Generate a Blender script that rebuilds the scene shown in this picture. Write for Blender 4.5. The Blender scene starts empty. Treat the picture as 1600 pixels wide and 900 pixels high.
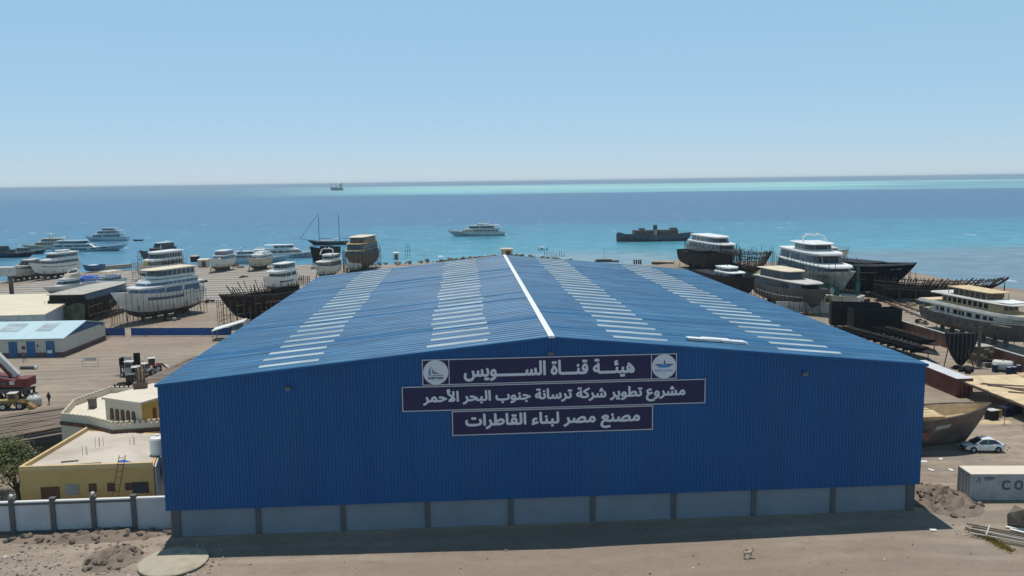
import bpy, math, random
from mathutils import Vector, Matrix
random.seed(7)
R_ = math.radians
S = bpy.context.scene
C = S.collection

# ------------------------------------------------------------------ camera
CAM = Vector((-7.599, -71.968, 31.046))
FPX = 1297.45
CR = Vector((0.99814268, -0.05943729, -0.01335663))
CU = Vector((0.02080401, 0.12650247, 0.99174811))
CF = Vector((0.05725718, 0.99018399, -0.12750405))
cd = bpy.data.cameras.new("camera")
cam = bpy.data.objects.new("camera", cd)
C.objects.link(cam)
cd.sensor_width = 36.0
cd.lens = FPX / 1600 * 36
cd.clip_start, cd.clip_end = 0.5, 200000
cam.matrix_world = Matrix(((CR.x, CU.x, -CF.x, CAM.x), (CR.y, CU.y, -CF.y, CAM.y), (CR.z, CU.z, -CF.z, CAM.z), (0, 0, 0, 1)))
S.camera = cam
S.render.resolution_x, S.render.resolution_y = 1024, 576

# ------------------------------------------------------------------ sky, sun, exposure
SUN_EL, SUN_AZ = R_(74.0), R_(-10.0)
w = bpy.data.worlds.new("World")
S.world = w
w.use_nodes = True
nt = w.node_tree
sky = nt.nodes.new("ShaderNodeTexSky")
sky.sky_type = 'NISHITA'
sky.sun_disc = False
sky.sun_elevation = SUN_EL
sky.sun_rotation = SUN_AZ
sky.altitude = 0
sky.air_density = 1.0
sky.dust_density = 1.0
sky.ozone_density = 1.0
bg = nt.nodes["Background"]
bg.inputs[1].default_value = 0.10
sky.dust_density = 0.0
sky.air_density = 0.9
# thin bright marine haze over the clear sky
veil = nt.nodes.new("ShaderNodeMix"); veil.data_type = 'RGBA'; veil.blend_type = 'ADD'; veil.inputs[0].default_value = 1.0
dim = nt.nodes.new("ShaderNodeMix"); dim.data_type = 'RGBA'; dim.blend_type = 'MULTIPLY'; dim.inputs[0].default_value = 1.0
dim.inputs[7].default_value = (0.355, 0.25, 0.42, 1)
nt.links.new(sky.outputs[0], dim.inputs[6]); nt.links.new(dim.outputs[2], veil.inputs[6])
stc = nt.nodes.new("ShaderNodeTexCoord"); ssp = nt.nodes.new("ShaderNodeSeparateXYZ"); nt.links.new(stc.outputs["Generated"], ssp.inputs[0])
smr = nt.nodes.new("ShaderNodeMapRange"); smr.interpolation_type = 'SMOOTHSTEP'; nt.links.new(ssp.outputs[2], smr.inputs[0])
smr.inputs[1].default_value = 0.32; smr.inputs[2].default_value = 0.95; smr.inputs[3].default_value = 1.0; smr.inputs[4].default_value = 0.08
svm = nt.nodes.new("ShaderNodeVectorMath"); svm.operation = 'SCALE'; svm.inputs[0].default_value = (2.25, 4.55, 4.95)
nt.links.new(smr.outputs[0], svm.inputs["Scale"]); nt.links.new(svm.outputs[0], veil.inputs[7])
nt.links.new(veil.outputs[2], bg.inputs[0])
sl = bpy.data.lights.new("sun", 'SUN')
sl.energy = 3.9
sl.angle = R_(0.5)
sl.color = (1.0, 0.94, 0.85)
so = bpy.data.objects.new("sun", sl)
C.objects.link(so)
sdir = Vector((math.sin(SUN_AZ) * math.cos(SUN_EL), math.cos(SUN_AZ) * math.cos(SUN_EL), math.sin(SUN_EL)))
so.rotation_euler = sdir.to_track_quat('Z', 'Y').to_euler()
so.location = (0, 0, 120)
S.view_settings.view_transform = 'Standard'
S.view_settings.look = 'None'
S.view_settings.gamma = 1
S.view_settings.exposure = 0.0
S.cycles.max_bounces = 6

# ------------------------------------------------------------------ survey helpers
def at(px, py, z=0.0):
    d = CF + CR * ((px - 800) / FPX) - CU * ((py - 450) / FPX)
    return CAM + d * ((z - CAM.z) / d.z)

# ------------------------------------------------------------------ materials
MATS = {}
def mat(name, col, rough=0.6, var=0.12, scale=1.5, metal=0.0, spec=0.4, bump=0.0, bscale=None, dirt=None, dirt_scale=0.6, dirt_amt=0.5, stretch=(1, 1, 1)):
    if name in MATS: return MATS[name]
    m = bpy.data.materials.new(name); m.use_nodes = True
    t = m.node_tree; b = t.nodes["Principled BSDF"]
    b.inputs["Roughness"].default_value = rough
    b.inputs["Metallic"].default_value = metal
    b.inputs["Specular IOR Level"].default_value = spec
    tc = t.nodes.new("ShaderNodeTexCoord"); mp = t.nodes.new("ShaderNodeMapping")
    mp.inputs["Scale"].default_value = stretch
    t.links.new(tc.outputs["Object"], mp.inputs[0])
    n = t.nodes.new("ShaderNodeTexNoise"); n.inputs["Scale"].default_value = scale; n.inputs["Detail"].default_value = 6
    t.links.new(mp.outputs[0], n.inputs["Vector"])
    r = t.nodes.new("ShaderNodeValToRGB")
    r.color_ramp.elements[0].position = 0.3; r.color_ramp.elements[1].position = 0.7
    r.color_ramp.elements[0].color = tuple(c * (1 - var) for c in col) + (1,)
    r.color_ramp.elements[1].color = tuple(min(1, c * (1 + var)) for c in col) + (1,)
    t.links.new(n.outputs["Fac"], r.inputs[0])
    out = r.outputs[0]
    if dirt:
        n2 = t.nodes.new("ShaderNodeTexNoise"); n2.inputs["Scale"].default_value = dirt_scale; n2.inputs["Detail"].default_value = 8
        n2.inputs["Roughness"].default_value = 0.65
        t.links.new(mp.outputs[0], n2.inputs["Vector"])
        r2 = t.nodes.new("ShaderNodeValToRGB"); r2.color_ramp.elements[0].position = 0.48; r2.color_ramp.elements[1].position = 0.68
        t.links.new(n2.outputs["Fac"], r2.inputs[0])
        mu = t.nodes.new("ShaderNodeMath"); mu.operation = 'MULTIPLY'; mu.inputs[1].default_value = dirt_amt
        t.links.new(r2.outputs[0], mu.inputs[0])
        mx = t.nodes.new("ShaderNodeMix"); mx.data_type = 'RGBA'
        t.links.new(mu.outputs[0], mx.inputs[0]); t.links.new(out, mx.inputs[6]); mx.inputs[7].default_value = tuple(dirt) + (1,)
        out = mx.outputs[2]
    t.links.new(out, b.inputs["Base Color"])
    if bump:
        bn = t.nodes.new("ShaderNodeTexNoise"); bn.inputs["Scale"].default_value = bscale or scale * 4; bn.inputs["Detail"].default_value = 5
        t.links.new(mp.outputs[0], bn.inputs["Vector"])
        bp = t.nodes.new("ShaderNodeBump"); bp.inputs["Strength"].default_value = bump; bp.inputs["Distance"].default_value = 0.1
        t.links.new(bn.outputs["Fac"], bp.inputs["Height"]); t.links.new(bp.outputs[0], b.inputs["Normal"])
    MATS[name] = m
    return m

white = mat("white_gelcoat", (0.68, 0.69, 0.68), 0.35, 0.05, 0.6, dirt=(0.42, 0.38, 0.33), dirt_amt=0.35, dirt_scale=0.5)
oldwhite = mat("weathered_white", (0.56, 0.55, 0.52), 0.5, 0.1, 0.8, dirt=(0.3, 0.25, 0.2), dirt_amt=0.55, dirt_scale=0.45)
cleanwhite = mat("bright_white_paint", (0.76, 0.77, 0.76), 0.4, 0.03, 0.5)
primer = mat("patchy_primer", (0.42, 0.42, 0.42), 0.6, 0.2, 0.7, dirt=(0.25, 0.22, 0.2), dirt_amt=0.6, dirt_scale=0.4)
bluewhite = mat("bluish_white_gelcoat", (0.45, 0.53, 0.58), 0.35, 0.06, 0.6)
beige = mat("beige_fibreglass", (0.55, 0.48, 0.38), 0.5, 0.12, 0.7)
cream = mat("cream_roof_panel", (0.64, 0.57, 0.43), 0.6, 0.08, 0.5)
glass = mat("dark_window_glass", (0.02, 0.028, 0.04), 0.12, 0.2, 0.8, spec=0.7)
blueglass = mat("blue_film_glass", (0.06, 0.11, 0.2), 0.2, 0.15, 0.8, spec=0.6)
greywin = mat("grey_tinted_glass", (0.14, 0.17, 0.19), 0.2, 0.15, 0.8, spec=0.6)
yellowply = mat("yellow_board", (0.55, 0.40, 0.06), 0.7, 0.15)
darkwood = mat("dark_planking", (0.034, 0.027, 0.024), 0.85, 0.35, 1.2, spec=.15, dirt=(0.085, 0.06, 0.045), dirt_amt=0.5, bump=0.4)
ribwood = mat("dark_rib_timber", (0.04, 0.032, 0.028), 0.85, 0.3, 2)
brownwood = mat("brown_ship_timber", (0.16, 0.11, 0.075), 0.8, 0.3, 1.5, dirt=(0.06, 0.045, 0.035), dirt_amt=0.5)
ply = mat("raw_plywood", (0.48, 0.35, 0.2), 0.8, 0.2, 1.0)
pale_ply = mat("pale_timber_decking", (0.6, 0.47, 0.29), 0.8, 0.15, 0.8, dirt=(0.35, 0.27, 0.17), dirt_amt=0.4)
antifoul = mat("dark_bottom_paint", (0.10, 0.07, 0.065), 0.7, 0.25, 0.8)
redfoul = mat("rust_red_bottom_paint", (0.2, 0.1, 0.075), 0.7, 0.25, 0.8)
greyhull = mat("grey_primed_steel", (0.10, 0.105, 0.11), 0.6, 0.2, 0.4, spec=.2, dirt=(0.2, 0.17, 0.14), dirt_amt=0.4)
blacksteel = mat("black_painted_steel", (0.018, 0.017, 0.019), 0.65, 0.3, 0.6, spec=0.15, dirt=(0.04, 0.028, 0.024), dirt_amt=0.5, dirt_scale=0.4)
navyhull = mat("navy_hull", (0.02, 0.03, 0.05), 0.4, 0.15)
greenhull = mat("dark_green_hull", (0.03, 0.08, 0.09), 0.4, 0.15)
rustyhull = mat("rusty_brown_hull", (0.12, 0.085, 0.07), 0.75, 0.25, 0.6, dirt=(0.24, 0.2, 0.17), dirt_amt=0.6, dirt_scale=0.5)
metal = mat("galvanised_tube", (0.3, 0.3, 0.3), 0.5, 0.1, metal=0.4)
polewood = mat("scaffold_pole_timber", (0.13, 0.10, 0.08), 0.85, 0.35, 3)
teal = mat("green_debris_netting", (0.03, 0.11, 0.09), 0.85, 0.5, 0.5)
greennet = mat("olive_green_netting", (0.1, 0.12, 0.07), 0.85, 0.3, 0.6, dirt=(0.25, 0.23, 0.17), dirt_amt=0.4)
tarpblue = mat("blue_tarpaulin", (0.02, 0.10, 0.42), 0.5, 0.2, 1)
rubber = mat("black_rubber", (0.02, 0.02, 0.02), 0.8, 0.2)
yellowpaint = mat("yellow_machine_paint", (0.33, 0.22, 0.07), 0.6, 0.2, 1, dirt=(0.2, 0.16, 0.11), dirt_amt=0.6)
redpaint = mat("red_machine_paint", (0.17, 0.03, 0.026), 0.45, 0.15, 1, dirt=(0.15, 0.08, 0.06), dirt_amt=0.4)
ruststeel = mat("rusty_red_steel", (0.18, 0.07, 0.045), 0.75, 0.25, 1.5)
greyconc = mat("grey_concrete", (0.36, 0.34, 0.31), 0.85, 0.15, 0.8, dirt=(0.22, 0.2, 0.17), dirt_amt=0.5, bump=0.2)

# ------------------------------------------------------------------ mesh builder
class MB:
    def __init__(s): s.v = []; s.f = []; s.m = []
    def add(s, vs, fs, m=0):
        o = len(s.v); s.v += [tuple(p) for p in vs]; s.f += [tuple(i + o for i in f) for f in fs]; s.m += [m] * len(fs); return s
    def box(s, c, d, m=0, rz=0.0, top=1.0):
        x, y, z = d[0] / 2, d[1] / 2, d[2] / 2; vs = []
        cs, sn = math.cos(rz), math.sin(rz)
        for dz, k in ((-z, 1.0), (z, top)):
            for dx, dy in ((-x, -y), (x, -y), (x, y), (-x, y)):
                dx *= k; dy *= k
                vs.append((c[0] + dx * cs - dy * sn, c[1] + dx * sn + dy * cs, c[2] + dz))
        return s.add(vs, [(3, 2, 1, 0), (4, 5, 6, 7), (0, 1, 5, 4), (1, 2, 6, 5), (2, 3, 7, 6), (3, 0, 4, 7)], m)
    def prism(s, pts, z0, z1, m=0, top=None):
        n = len(pts); top = top or pts
        def zz(z, i): return z[i] if isinstance(z, (list, tuple)) else z
        vs = [(p[0], p[1], zz(z0, i)) for i, p in enumerate(pts)] + [(p[0], p[1], zz(z1, i)) for i, p in enumerate(top)]
        fs = [tuple(range(n))[::-1], tuple(range(n, 2 * n))] + [(i, (i + 1) % n, n + (i + 1) % n, n + i) for i in range(n)]
        return s.add(vs, fs, m)
    def tube(s, pts, r, n=6, m=0):
        pts = [Vector(p) for p in pts]; rs = r if isinstance(r, (list, tuple)) else [r] * len(pts)
        vs = []; 
        for i, p in enumerate(pts):
            d = (pts[min(i + 1, len(pts) - 1)] - pts[max(i - 1, 0)]).normalized()
            a = d.cross(Vector((0, 0, 1)) if abs(d.z) < 0.9 else Vector((1, 0, 0))).normalized(); b = d.cross(a)
            for k in range(n):
                t = 2 * math.pi * k / n
                vs.append(p + (a * math.cos(t) + b * math.sin(t)) * rs[i])
        fs = []
        for i in range(len(pts) - 1):
            for k in range(n):
                fs.append((i * n + k, i * n + (k + 1) % n, (i + 1) * n + (k + 1) % n, (i + 1) * n + k))
        fs.append(tuple(range(n))); e = (len(pts) - 1) * n; fs.append(tuple(range(e, e + n))[::-1])
        return s.add(vs, fs, m)
    def lathe(s, prof, c=(0, 0, 0), n=20, m=0, axis='z'):
        vs = []; 
        for r, z in prof:
            for k in range(n):
                t = 2 * math.pi * k / n
                p = (r * math.cos(t), r * math.sin(t), z)
                if axis == 'y': p = (p[0], p[2], p[1])
                if axis == 'x': p = (p[2], p[0], p[1])
                vs.append((c[0] + p[0], c[1] + p[1], c[2] + p[2]))
        fs = [(i * n + k, i * n + (k + 1) % n, (i + 1) * n + (k + 1) % n, (i + 1) * n + k) for i in range(len(prof) - 1) for k in range(n)]
        fs.append(tuple(range(n))[::-1]); e = (len(prof) - 1) * n; fs.append(tuple(range(e, e + n)))
        return s.add(vs, fs, m)
    def ico(s, c, r, m=0, jit=0.25, flat=0.7):
        vs = []; 
        import itertools
        g = (1 + 5 ** .5) / 2
        base = [(-1, g, 0), (1, g, 0), (-1, -g, 0), (1, -g, 0), (0, -1, g), (0, 1, g), (0, -1, -g), (0, 1, -g), (g, 0, -1), (g, 0, 1), (-g, 0, -1), (-g, 0, 1)]
        fs = [(0, 11, 5), (0, 5, 1), (0, 1, 7), (0, 7, 10), (0, 10, 11), (1, 5, 9), (5, 11, 4), (11, 10, 2), (10, 7, 6), (7, 1, 8), (3, 9, 4), (3, 4, 2), (3, 2, 6), (3, 6, 8), (3, 8, 9), (4, 9, 5), (2, 4, 11), (6, 2, 10), (8, 6, 7), (9, 8, 1)]
        for b in base:
            k = r / 1.9 * (1 + random.uniform(-jit, jit))
            vs.append((c[0] + b[0] * k, c[1] + b[1] * k, c[2] + b[2] * k * flat))
        return s.add(vs, fs, m)
    def build(s, name, mats, parent=None, smooth=False, bevel=0):
        me = bpy.data.meshes.new(name); me.from_pydata(s.v, [], s.f)
        for q in (mats if isinstance(mats, (list, tuple)) else [mats]): me.materials.append(q)
        for p, k in zip(me.polygons, s.m): p.material_index = k
        if smooth:
            for p in me.polygons: p.use_smooth = True
        me.validate(); me.update()
        o = bpy.data.objects.new(name, me); C.objects.link(o)
        if parent: o.parent = parent
        if bevel:
            b = o.modifiers.new("edge", 'BEVEL'); b.width = bevel; b.segments = 2; b.limit_method = 'ANGLE'
        return o
def tag(o, label=None, cat=None, group=None, kind=None):
    if label: o["label"] = label
    if cat: o["category"] = cat
    if group: o["group"] = group
    if kind: o["kind"] = kind
    return o
def thing(name, label, cat, loc=(0, 0, 0), rz=0.0, group=None):
    o = bpy.data.objects.new(name, None); C.objects.link(o); o.location = loc; o.rotation_euler = (0, 0, rz)
    o.empty_display_size = 0.2
    return tag(o, label, cat, group)
def copy_tree(o, parent=None):
    c = o.copy(); C.objects.link(c)
    if parent: c.parent = parent
    for ch in list(o.children): copy_tree(ch, c)
    return c
def smooth_fac(a, b, x):
    t = max(0, min(1, (x - a) / (b - a))); return t * t * (3 - 2 * t)
# ------------------------------------------------------------------ sea
def sea_material():
    m = bpy.data.materials.new("sea_water"); m.use_nodes = True
    t = m.node_tree; b = t.nodes["Principled BSDF"]; N = t.nodes.new; Lk = t.links.new
    def math_(op, a, b_=None, clamp=False):
        n = N("ShaderNodeMath"); n.operation = op; n.use_clamp = clamp
        for i, q in enumerate((a, b_)):
            if q is None: continue
            if isinstance(q, (int, float)): n.inputs[i].default_value = q
            else: Lk(q, n.inputs[i])
        return n.outputs[0]
    g = N("ShaderNodeNewGeometry"); sp = N("ShaderNodeSeparateXYZ"); Lk(g.outputs["Position"], sp.inputs[0])
    def noise(scale, detail=4, rough=0.5):
        mp = N("ShaderNodeMapping"); mp.inputs["Scale"].default_value = scale; Lk(g.outputs["Position"], mp.inputs[0])
        n = N("ShaderNodeTexNoise"); n.inputs["Scale"].default_value = 1; n.inputs["Detail"].default_value = detail; n.inputs["Roughness"].default_value = rough
        Lk(mp.outputs[0], n.inputs["Vector"]); return n.outputs["Fac"]
    y = math_('MAXIMUM', sp.outputs[1], 201.0)
    f = math_('DIVIDE', math_('LOGARITHM', math_('DIVIDE', y, 200.0), 10.0), math.log10(50))
    warp = noise((1 / 700, 1 / 420, 0), 8, 0.6)
    f = math_('ADD', f, math_('MULTIPLY', math_('SUBTRACT', warp, 0.5), 0.07))
    f = math_('ADD', f, math_('MULTIPLY', sp.outputs[0], SEA_TILT))
    r = N("ShaderNodeValToRGB"); cr = r.color_ramp
    stops = SEA_STOPS
    while len(cr.elements) < len(stops): cr.elements.new(0.5)
    for e, (p, c) in zip(cr.elements, stops): e.position = p; e.color = c + (1,)
    Lk(f, r.inputs[0]); col = r.outputs[0]
    def mix(a, fac, c):
        x = N("ShaderNodeMix"); x.data_type = 'RGBA'; Lk(fac, x.inputs[0]); Lk(a, x.inputs[6])
        if isinstance(c, tuple): x.inputs[7].default_value = c + (1,)
        else: Lk(c, x.inputs[7])
        return x.outputs[2]
    def ramp(q, a, b_):
        n = N("ShaderNodeMapRange"); n.interpolation_type = 'SMOOTHSTEP'; n.inputs[1].default_value = a; n.inputs[2].default_value = b_; Lk(q, n.inputs[0]); return n.outputs[0]
    # rocky shallows east of the yard
    sh = math_('MULTIPLY', ramp(sp.outputs[0], 95, 165), ramp(math_('ADD', sp.outputs[1], math_('MULTIPLY', noise((.012, .02, 0), 4), 40)), 316, 282))
    col = mix(col, math_('MULTIPLY', sh, 0.85), (0.15, 0.20, 0.255))
    sh2 = math_('MULTIPLY', math_('MULTIPLY', ramp(sp.outputs[0], 5, 30), ramp(sp.outputs[0], 95, 70)), ramp(math_('ADD', sp.outputs[1], math_('MULTIPLY', noise((.02, .03, 0), 4), 40)), 335, 290))
    col = mix(col, math_('MULTIPLY', sh2, 0.7), (0.22, 0.27, 0.31))
    col = mix(col, math_('MULTIPLY', math_('MULTIPLY', ramp(math_('DIVIDE', sp.outputs[0], y), 0.0, -0.28), ramp(sp.outputs[1], 2000, 1500)), 0.6), (0.045, 0.145, 0.265))
    # far reef patches: pale sand banks and darker coral
    reef = math_('MULTIPLY', ramp(sp.outputs[1], 2300, 3300), ramp(sp.outputs[1], 7500, 5000))
    pat = ramp(noise((1 / 1500, 1 / 500, 0), 5, 0.6), 0.46, 0.6)
    xm = ramp(sp.outputs[0], -1500, 600)
    col = mix(col, math_('MULTIPLY', math_('MULTIPLY', reef, pat), math_('ADD', math_('MULTIPLY', xm, 0.8), 0.0)), (0.42, 0.68, 0.60))
    lw = math_('MULTIPLY', math_('MULTIPLY', ramp(sp.outputs[1], 1900, 2300), ramp(math_('DIVIDE', sp.outputs[0], y), -0.02, -0.30)), 0.93)
    col = mix(col, lw, (0.065, 0.14, 0.235))
    br = math_('MULTIPLY', math_('MULTIPLY', ramp(sp.outputs[1], 1900, 2300), ramp(math_('ADD', noise((1 / 2200, 1 / 330, 0), 4, 0.6), math_('MULTIPLY', ramp(math_('DIVIDE', sp.outputs[0], y), 0.38, 0.62), 0.16)), 0.56, 0.66)), 0.8)
    col = mix(col, br, (0.075, 0.20, 0.29))
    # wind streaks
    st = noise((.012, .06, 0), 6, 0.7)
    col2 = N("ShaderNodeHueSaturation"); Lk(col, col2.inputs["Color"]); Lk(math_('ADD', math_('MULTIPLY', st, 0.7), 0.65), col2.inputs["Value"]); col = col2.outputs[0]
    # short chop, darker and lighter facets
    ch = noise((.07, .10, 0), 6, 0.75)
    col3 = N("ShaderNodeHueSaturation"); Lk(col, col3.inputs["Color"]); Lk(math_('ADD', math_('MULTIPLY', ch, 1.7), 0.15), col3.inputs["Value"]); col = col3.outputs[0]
    # white caps
    wc = math_('MULTIPLY', ramp(noise((.13, .085, 0), 3, 0.55), 0.655, 0.70), ramp(noise((.006, .006, 0), 2), 0.38, 0.55))
    col = mix(col, math_('MULTIPLY', wc, 0.85), (0.6, 0.66, 0.68))
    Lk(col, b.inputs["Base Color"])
    b.inputs["Roughness"].default_value = 0.32
    b.inputs["Specular IOR Level"].default_value = 0.22
    bp = N("ShaderNodeBump"); bp.inputs["Strength"].default_value = 0.5; bp.inputs["Distance"].default_value = 0.6
    Lk(noise((.16, .42, 0), 5, 0.65), bp.inputs["Height"]); Lk(bp.outputs[0], b.inputs["Normal"])
    return m
SEA_TILT = 0.00002
SEA_STOPS = [(0.0, (0.09, 0.29, 0.37)), (0.09, (0.075, 0.265, 0.345)), (0.177, (0.048, 0.215, 0.315)), (0.25, (0.042, 0.18, 0.285)), (0.268, (0.045, 0.13, 0.25)), (0.384, (0.042, 0.115, 0.24)),
             (0.515, (0.045, 0.115, 0.24)), (0.592, (0.05, 0.125, 0.25)), (0.606, (0.15, 0.35, 0.40)), (0.66, (0.24, 0.54, 0.52)), (0.885, (0.34, 0.66, 0.60)), (0.925, (0.08, 0.165, 0.26)), (1.0, (0.085, 0.17, 0.26))]
mb = MB(); mb.add([(-70000, -3000, -0.8), (70000, -3000, -0.8), (70000, 120000, -0.8), (-70000, 120000, -0.8)], [(0, 1, 2, 3)])
tag(mb.build("sea", sea_material()), kind="structure")

# ------------------------------------------------------------------ ground
SHORE = [(-600, 190), (-230, 205), (-166, 214), (-159, 246), (-126, 258), (-100, 264), (-78, 262), (-41, 254), (-14, 266), (13, 284), (36, 254), (62, 232), (77, 252), (138, 222), (141, 172), (150, 138), (190, 102), (260, 70), (600, 40)]
def shore_y(x):
    for (a, b), (c, d) in zip(SHORE, SHORE[1:]):
        if a <= x <= c: return b + (d - b) * (x - a) / (c - a)
    return 180
from mathutils import noise as mnoise
def ground_z(x, y):
    s = shore_y(x) + 6 * mnoise.noise((x * .05, y * .05, 0)) - y
    z = 0.0 if s > 12 else (s - 12) / 12 * 0.9
    if s < 0: z = -0.9 + s * 0.06
    z += 0.06 * mnoise.noise((x * .12, y * .12, 3)) + 0.025 * mnoise.noise((x * .6, y * .6, 5))
    return z
def rubble_z(x, y):
    # loose heaps in the foreground, away from the walls
    z = 0
    for cx, cy, rx, ry, h in HEAPS:
        q = ((x - cx) / rx) ** 2 + ((y - cy) / ry) ** 2
        if q < 1: z += h * (1 - q) ** 1.3 * (0.75 + 0.5 * mnoise.noise((x * .9, y * .9, 1)) + 0.3 * mnoise.noise((x * 2.3, y * 2.3, 2)))
    return z
HEAPS = []
def ground_material():
    m = bpy.data.materials.new("sandy_ground"); m.use_nodes = True
    t = m.node_tree; b = t.nodes["Principled BSDF"]; N = t.nodes.new; Lk = t.links.new
    g = N("ShaderNodeNewGeometry")
    def noise(scale, detail=6, rough=0.6):
        mp = N("ShaderNodeMapping"); mp.inputs["Scale"].default_value = scale; Lk(g.outputs["Position"], mp.inputs[0])
        n = N("ShaderNodeTexNoise"); n.inputs["Scale"].default_value = 1; n.inputs["Detail"].default_value = detail; n.inputs["Roughness"].default_value = rough
        Lk(mp.outputs[0], n.inputs["Vector"]); return n.outputs["Fac"]
    def ramp(q, stops):
        r = N("ShaderNodeValToRGB"); cr = r.color_ramp
        while len(cr.elements) < len(stops): cr.elements.new(0.5)
        for e, (p, c) in zip(cr.elements, stops): e.position = p; e.color = c + (1,)
        Lk(q, r.inputs[0]); return r.outputs[0]
    def mix(a, fac, c, mode='MIX', amt=1.0):
        x = N("ShaderNodeMix"); x.data_type = 'RGBA'; x.blend_type = mode
        mu = N("ShaderNodeMath"); mu.operation = 'MULTIPLY'; Lk(fac, mu.inputs[0]); mu.inputs[1].default_value = amt; Lk(mu.outputs[0], x.inputs[0]); Lk(a, x.inputs[6])
        if isinstance(c, tuple): x.inputs[7].default_value = c + (1,)
        else: Lk(c, x.inputs[7])
        return x.outputs[2]
    base = ramp(noise((.06, .06, .06)), [(0.3, (0.255, 0.205, 0.16)), (0.5, (0.31, 0.255, 0.20)), (0.7, (0.37, 0.31, 0.245))])
    base = mix(base, ramp(noise((.025, .05, .1), 7, 0.65), [(0.45, (0, 0, 0)), (0.62, (1, 1, 1))]), (0.235, 0.21, 0.18), amt=0.75)
    base = mix(base, ramp(noise((.9, .9, .9), 5), [(0.42, (0, 0, 0)), (0.66, (1, 1, 1))]), (0.20, 0.165, 0.13), amt=0.4)
    base = mix(base, ramp(noise((.03, .35, .3), 5, 0.6), [(0.5, (0, 0, 0)), (0.62, (1, 1, 1))]), (0.22, 0.185, 0.15), amt=0.5)
    tw = N("ShaderNodeTexWave"); tw.bands_direction = 'Y'; tw.inputs["Scale"].default_value = 0.055; tw.inputs["Distortion"].default_value = 9.0; tw.inputs["Detail"].default_value = 3; tw.inputs["Detail Scale"].default_value = 0.35
    Lk(g.outputs["Position"], tw.inputs[0])
    base = mix(base, ramp(tw.outputs["Fac"], [(0.0, (1, 1, 1)), (0.10, (0, 0, 0)), (0.9, (0, 0, 0)), (1.0, (1, 1, 1))]), (0.40, 0.345, 0.28), amt=0.35)
    base = mix(base, ramp(noise((.012, .02, .1), 6, 0.6), [(0.48, (0, 0, 0)), (0.56, (1, 1, 1))]), (0.235, 0.185, 0.145), amt=0.65)
    base = mix(base, ramp(noise((.35, .5, .4), 8, 0.75), [(0.52, (0, 0, 0)), (0.60, (1, 1, 1))]), (0.19, 0.155, 0.125), amt=0.4)
    base = mix(base, ramp(noise((5, 5, 5), 4), [(0.6, (0, 0, 0)), (0.7, (1, 1, 1))]), (0.45, 0.4, 0.34), amt=0.35)
    base = mix(base, ramp(noise((2.6, 2.6, 2.6), 3), [(0.62, (0, 0, 0)), (0.7, (1, 1, 1))]), (0.11, 0.09, 0.075), amt=0.5)
    Lk(base, b.inputs["Base Color"]); b.inputs["Roughness"].default_value = 0.95; b.inputs["Specular IOR Level"].default_value = 0.15
    bp = N("ShaderNodeBump"); bp.inputs["Strength"].default_value = 0.6; bp.inputs["Distance"].default_value = 0.12
    Lk(noise((1.6, 1.6, 1.6), 8, 0.7), bp.inputs["Height"]); Lk(bp.outputs[0], b.inputs["Normal"])
    return m
sand = ground_material()
def grid(name, xs, ys, zf, m):
    nx, ny = len(xs), len(ys)
    me = bpy.data.meshes.new(name)
    me.from_pydata([(x, y, zf(x, y)) for y in ys for x in xs], [], [(j * nx + i, j * nx + i + 1, (j + 1) * nx + i + 1, (j + 1) * nx + i) for j in range(ny - 1) for i in range(nx - 1)])
    for p in me.polygons: p.use_smooth = True
    me.materials.append(m); o = bpy.data.objects.new(name, me); C.objects.link(o); return o
def frange(a, b, s):
    n = int(round((b - a) / s)); return [a + (b - a) * i / n for i in range(n + 1)]
XS = [-1500, -1100, -850] + frange(-700, -222, 16) + frange(-216, 216, 3) + frange(222, 700, 16) + [850, 1100, 1500]
YS = [-900, -500] + frange(-320, -122, 20) + frange(-116, 330, 3) + [345, 370, 420]
tag(grid("ground", XS, YS, ground_z, sand), kind="structure")

# boatyard hardstand with sleeper tracks
def hardstand_mat():
    m = bpy.data.materials.new("sleeper_hardstand"); m.use_nodes = True
    t = m.node_tree; b = t.nodes["Principled BSDF"]; N = t.nodes.new; Lk = t.links.new
    g = N("ShaderNodeNewGeometry"); mp = N("ShaderNodeMapping"); mp.inputs["Scale"].default_value = (0.0012, 0.055, 1); Lk(g.outputs["Position"], mp.inputs[0])
    wv = N("ShaderNodeTexWave"); wv.bands_direction = 'Y'; wv.inputs["Scale"].default_value = 1.0; wv.inputs["Distortion"].default_value = 0.8; wv.inputs["Detail"].default_value = 2
    Lk(mp.outputs[0], wv.inputs[0])
    r = N("ShaderNodeValToRGB"); r.color_ramp.elements[0].position = 0.25; r.color_ramp.elements[1].position = 0.6
    r.color_ramp.elements[0].color = (0.15, 0.125, 0.105, 1); r.color_ramp.elements[1].color = (0.34, 0.315, 0.28, 1); Lk(wv.outputs["Fac"], r.inputs[0])
    n = N("ShaderNodeTexNoise"); n.inputs["Scale"].default_value = 0.12; n.inputs["Detail"].default_value = 7; Lk(g.outputs["Position"], n.inputs["Vector"])
    r2 = N("ShaderNodeValToRGB"); r2.color_ramp.elements[0].position = 0.5; r2.color_ramp.elements[1].position = 0.75; Lk(n.outputs["Fac"], r2.inputs[0])
    x = N("ShaderNodeMix"); x.data_type = 'RGBA'; Lk(r2.outputs[0], x.inputs[0]); Lk(r.outputs[0], x.inputs[6]); x.inputs[7].default_value = (0.29, 0.26, 0.225, 1)
    Lk(x.outputs[2], b.inputs["Base Color"]); b.inputs["Roughness"].default_value = 0.9
    return m
def flat(name, pts, z, m):
    b = MB(); b.add([(p[0], p[1], z) for p in pts], [tuple(range(len(pts)))]); return tag(b.build(name, m), kind="structure")
flat("hardstand", [(-150, 150), (-110, 150), (-60, 152), (-25, 158), (-20, 235), (-40, 246), (-80, 252), (-150, 225)], 0.13, hardstand_mat())

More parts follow.
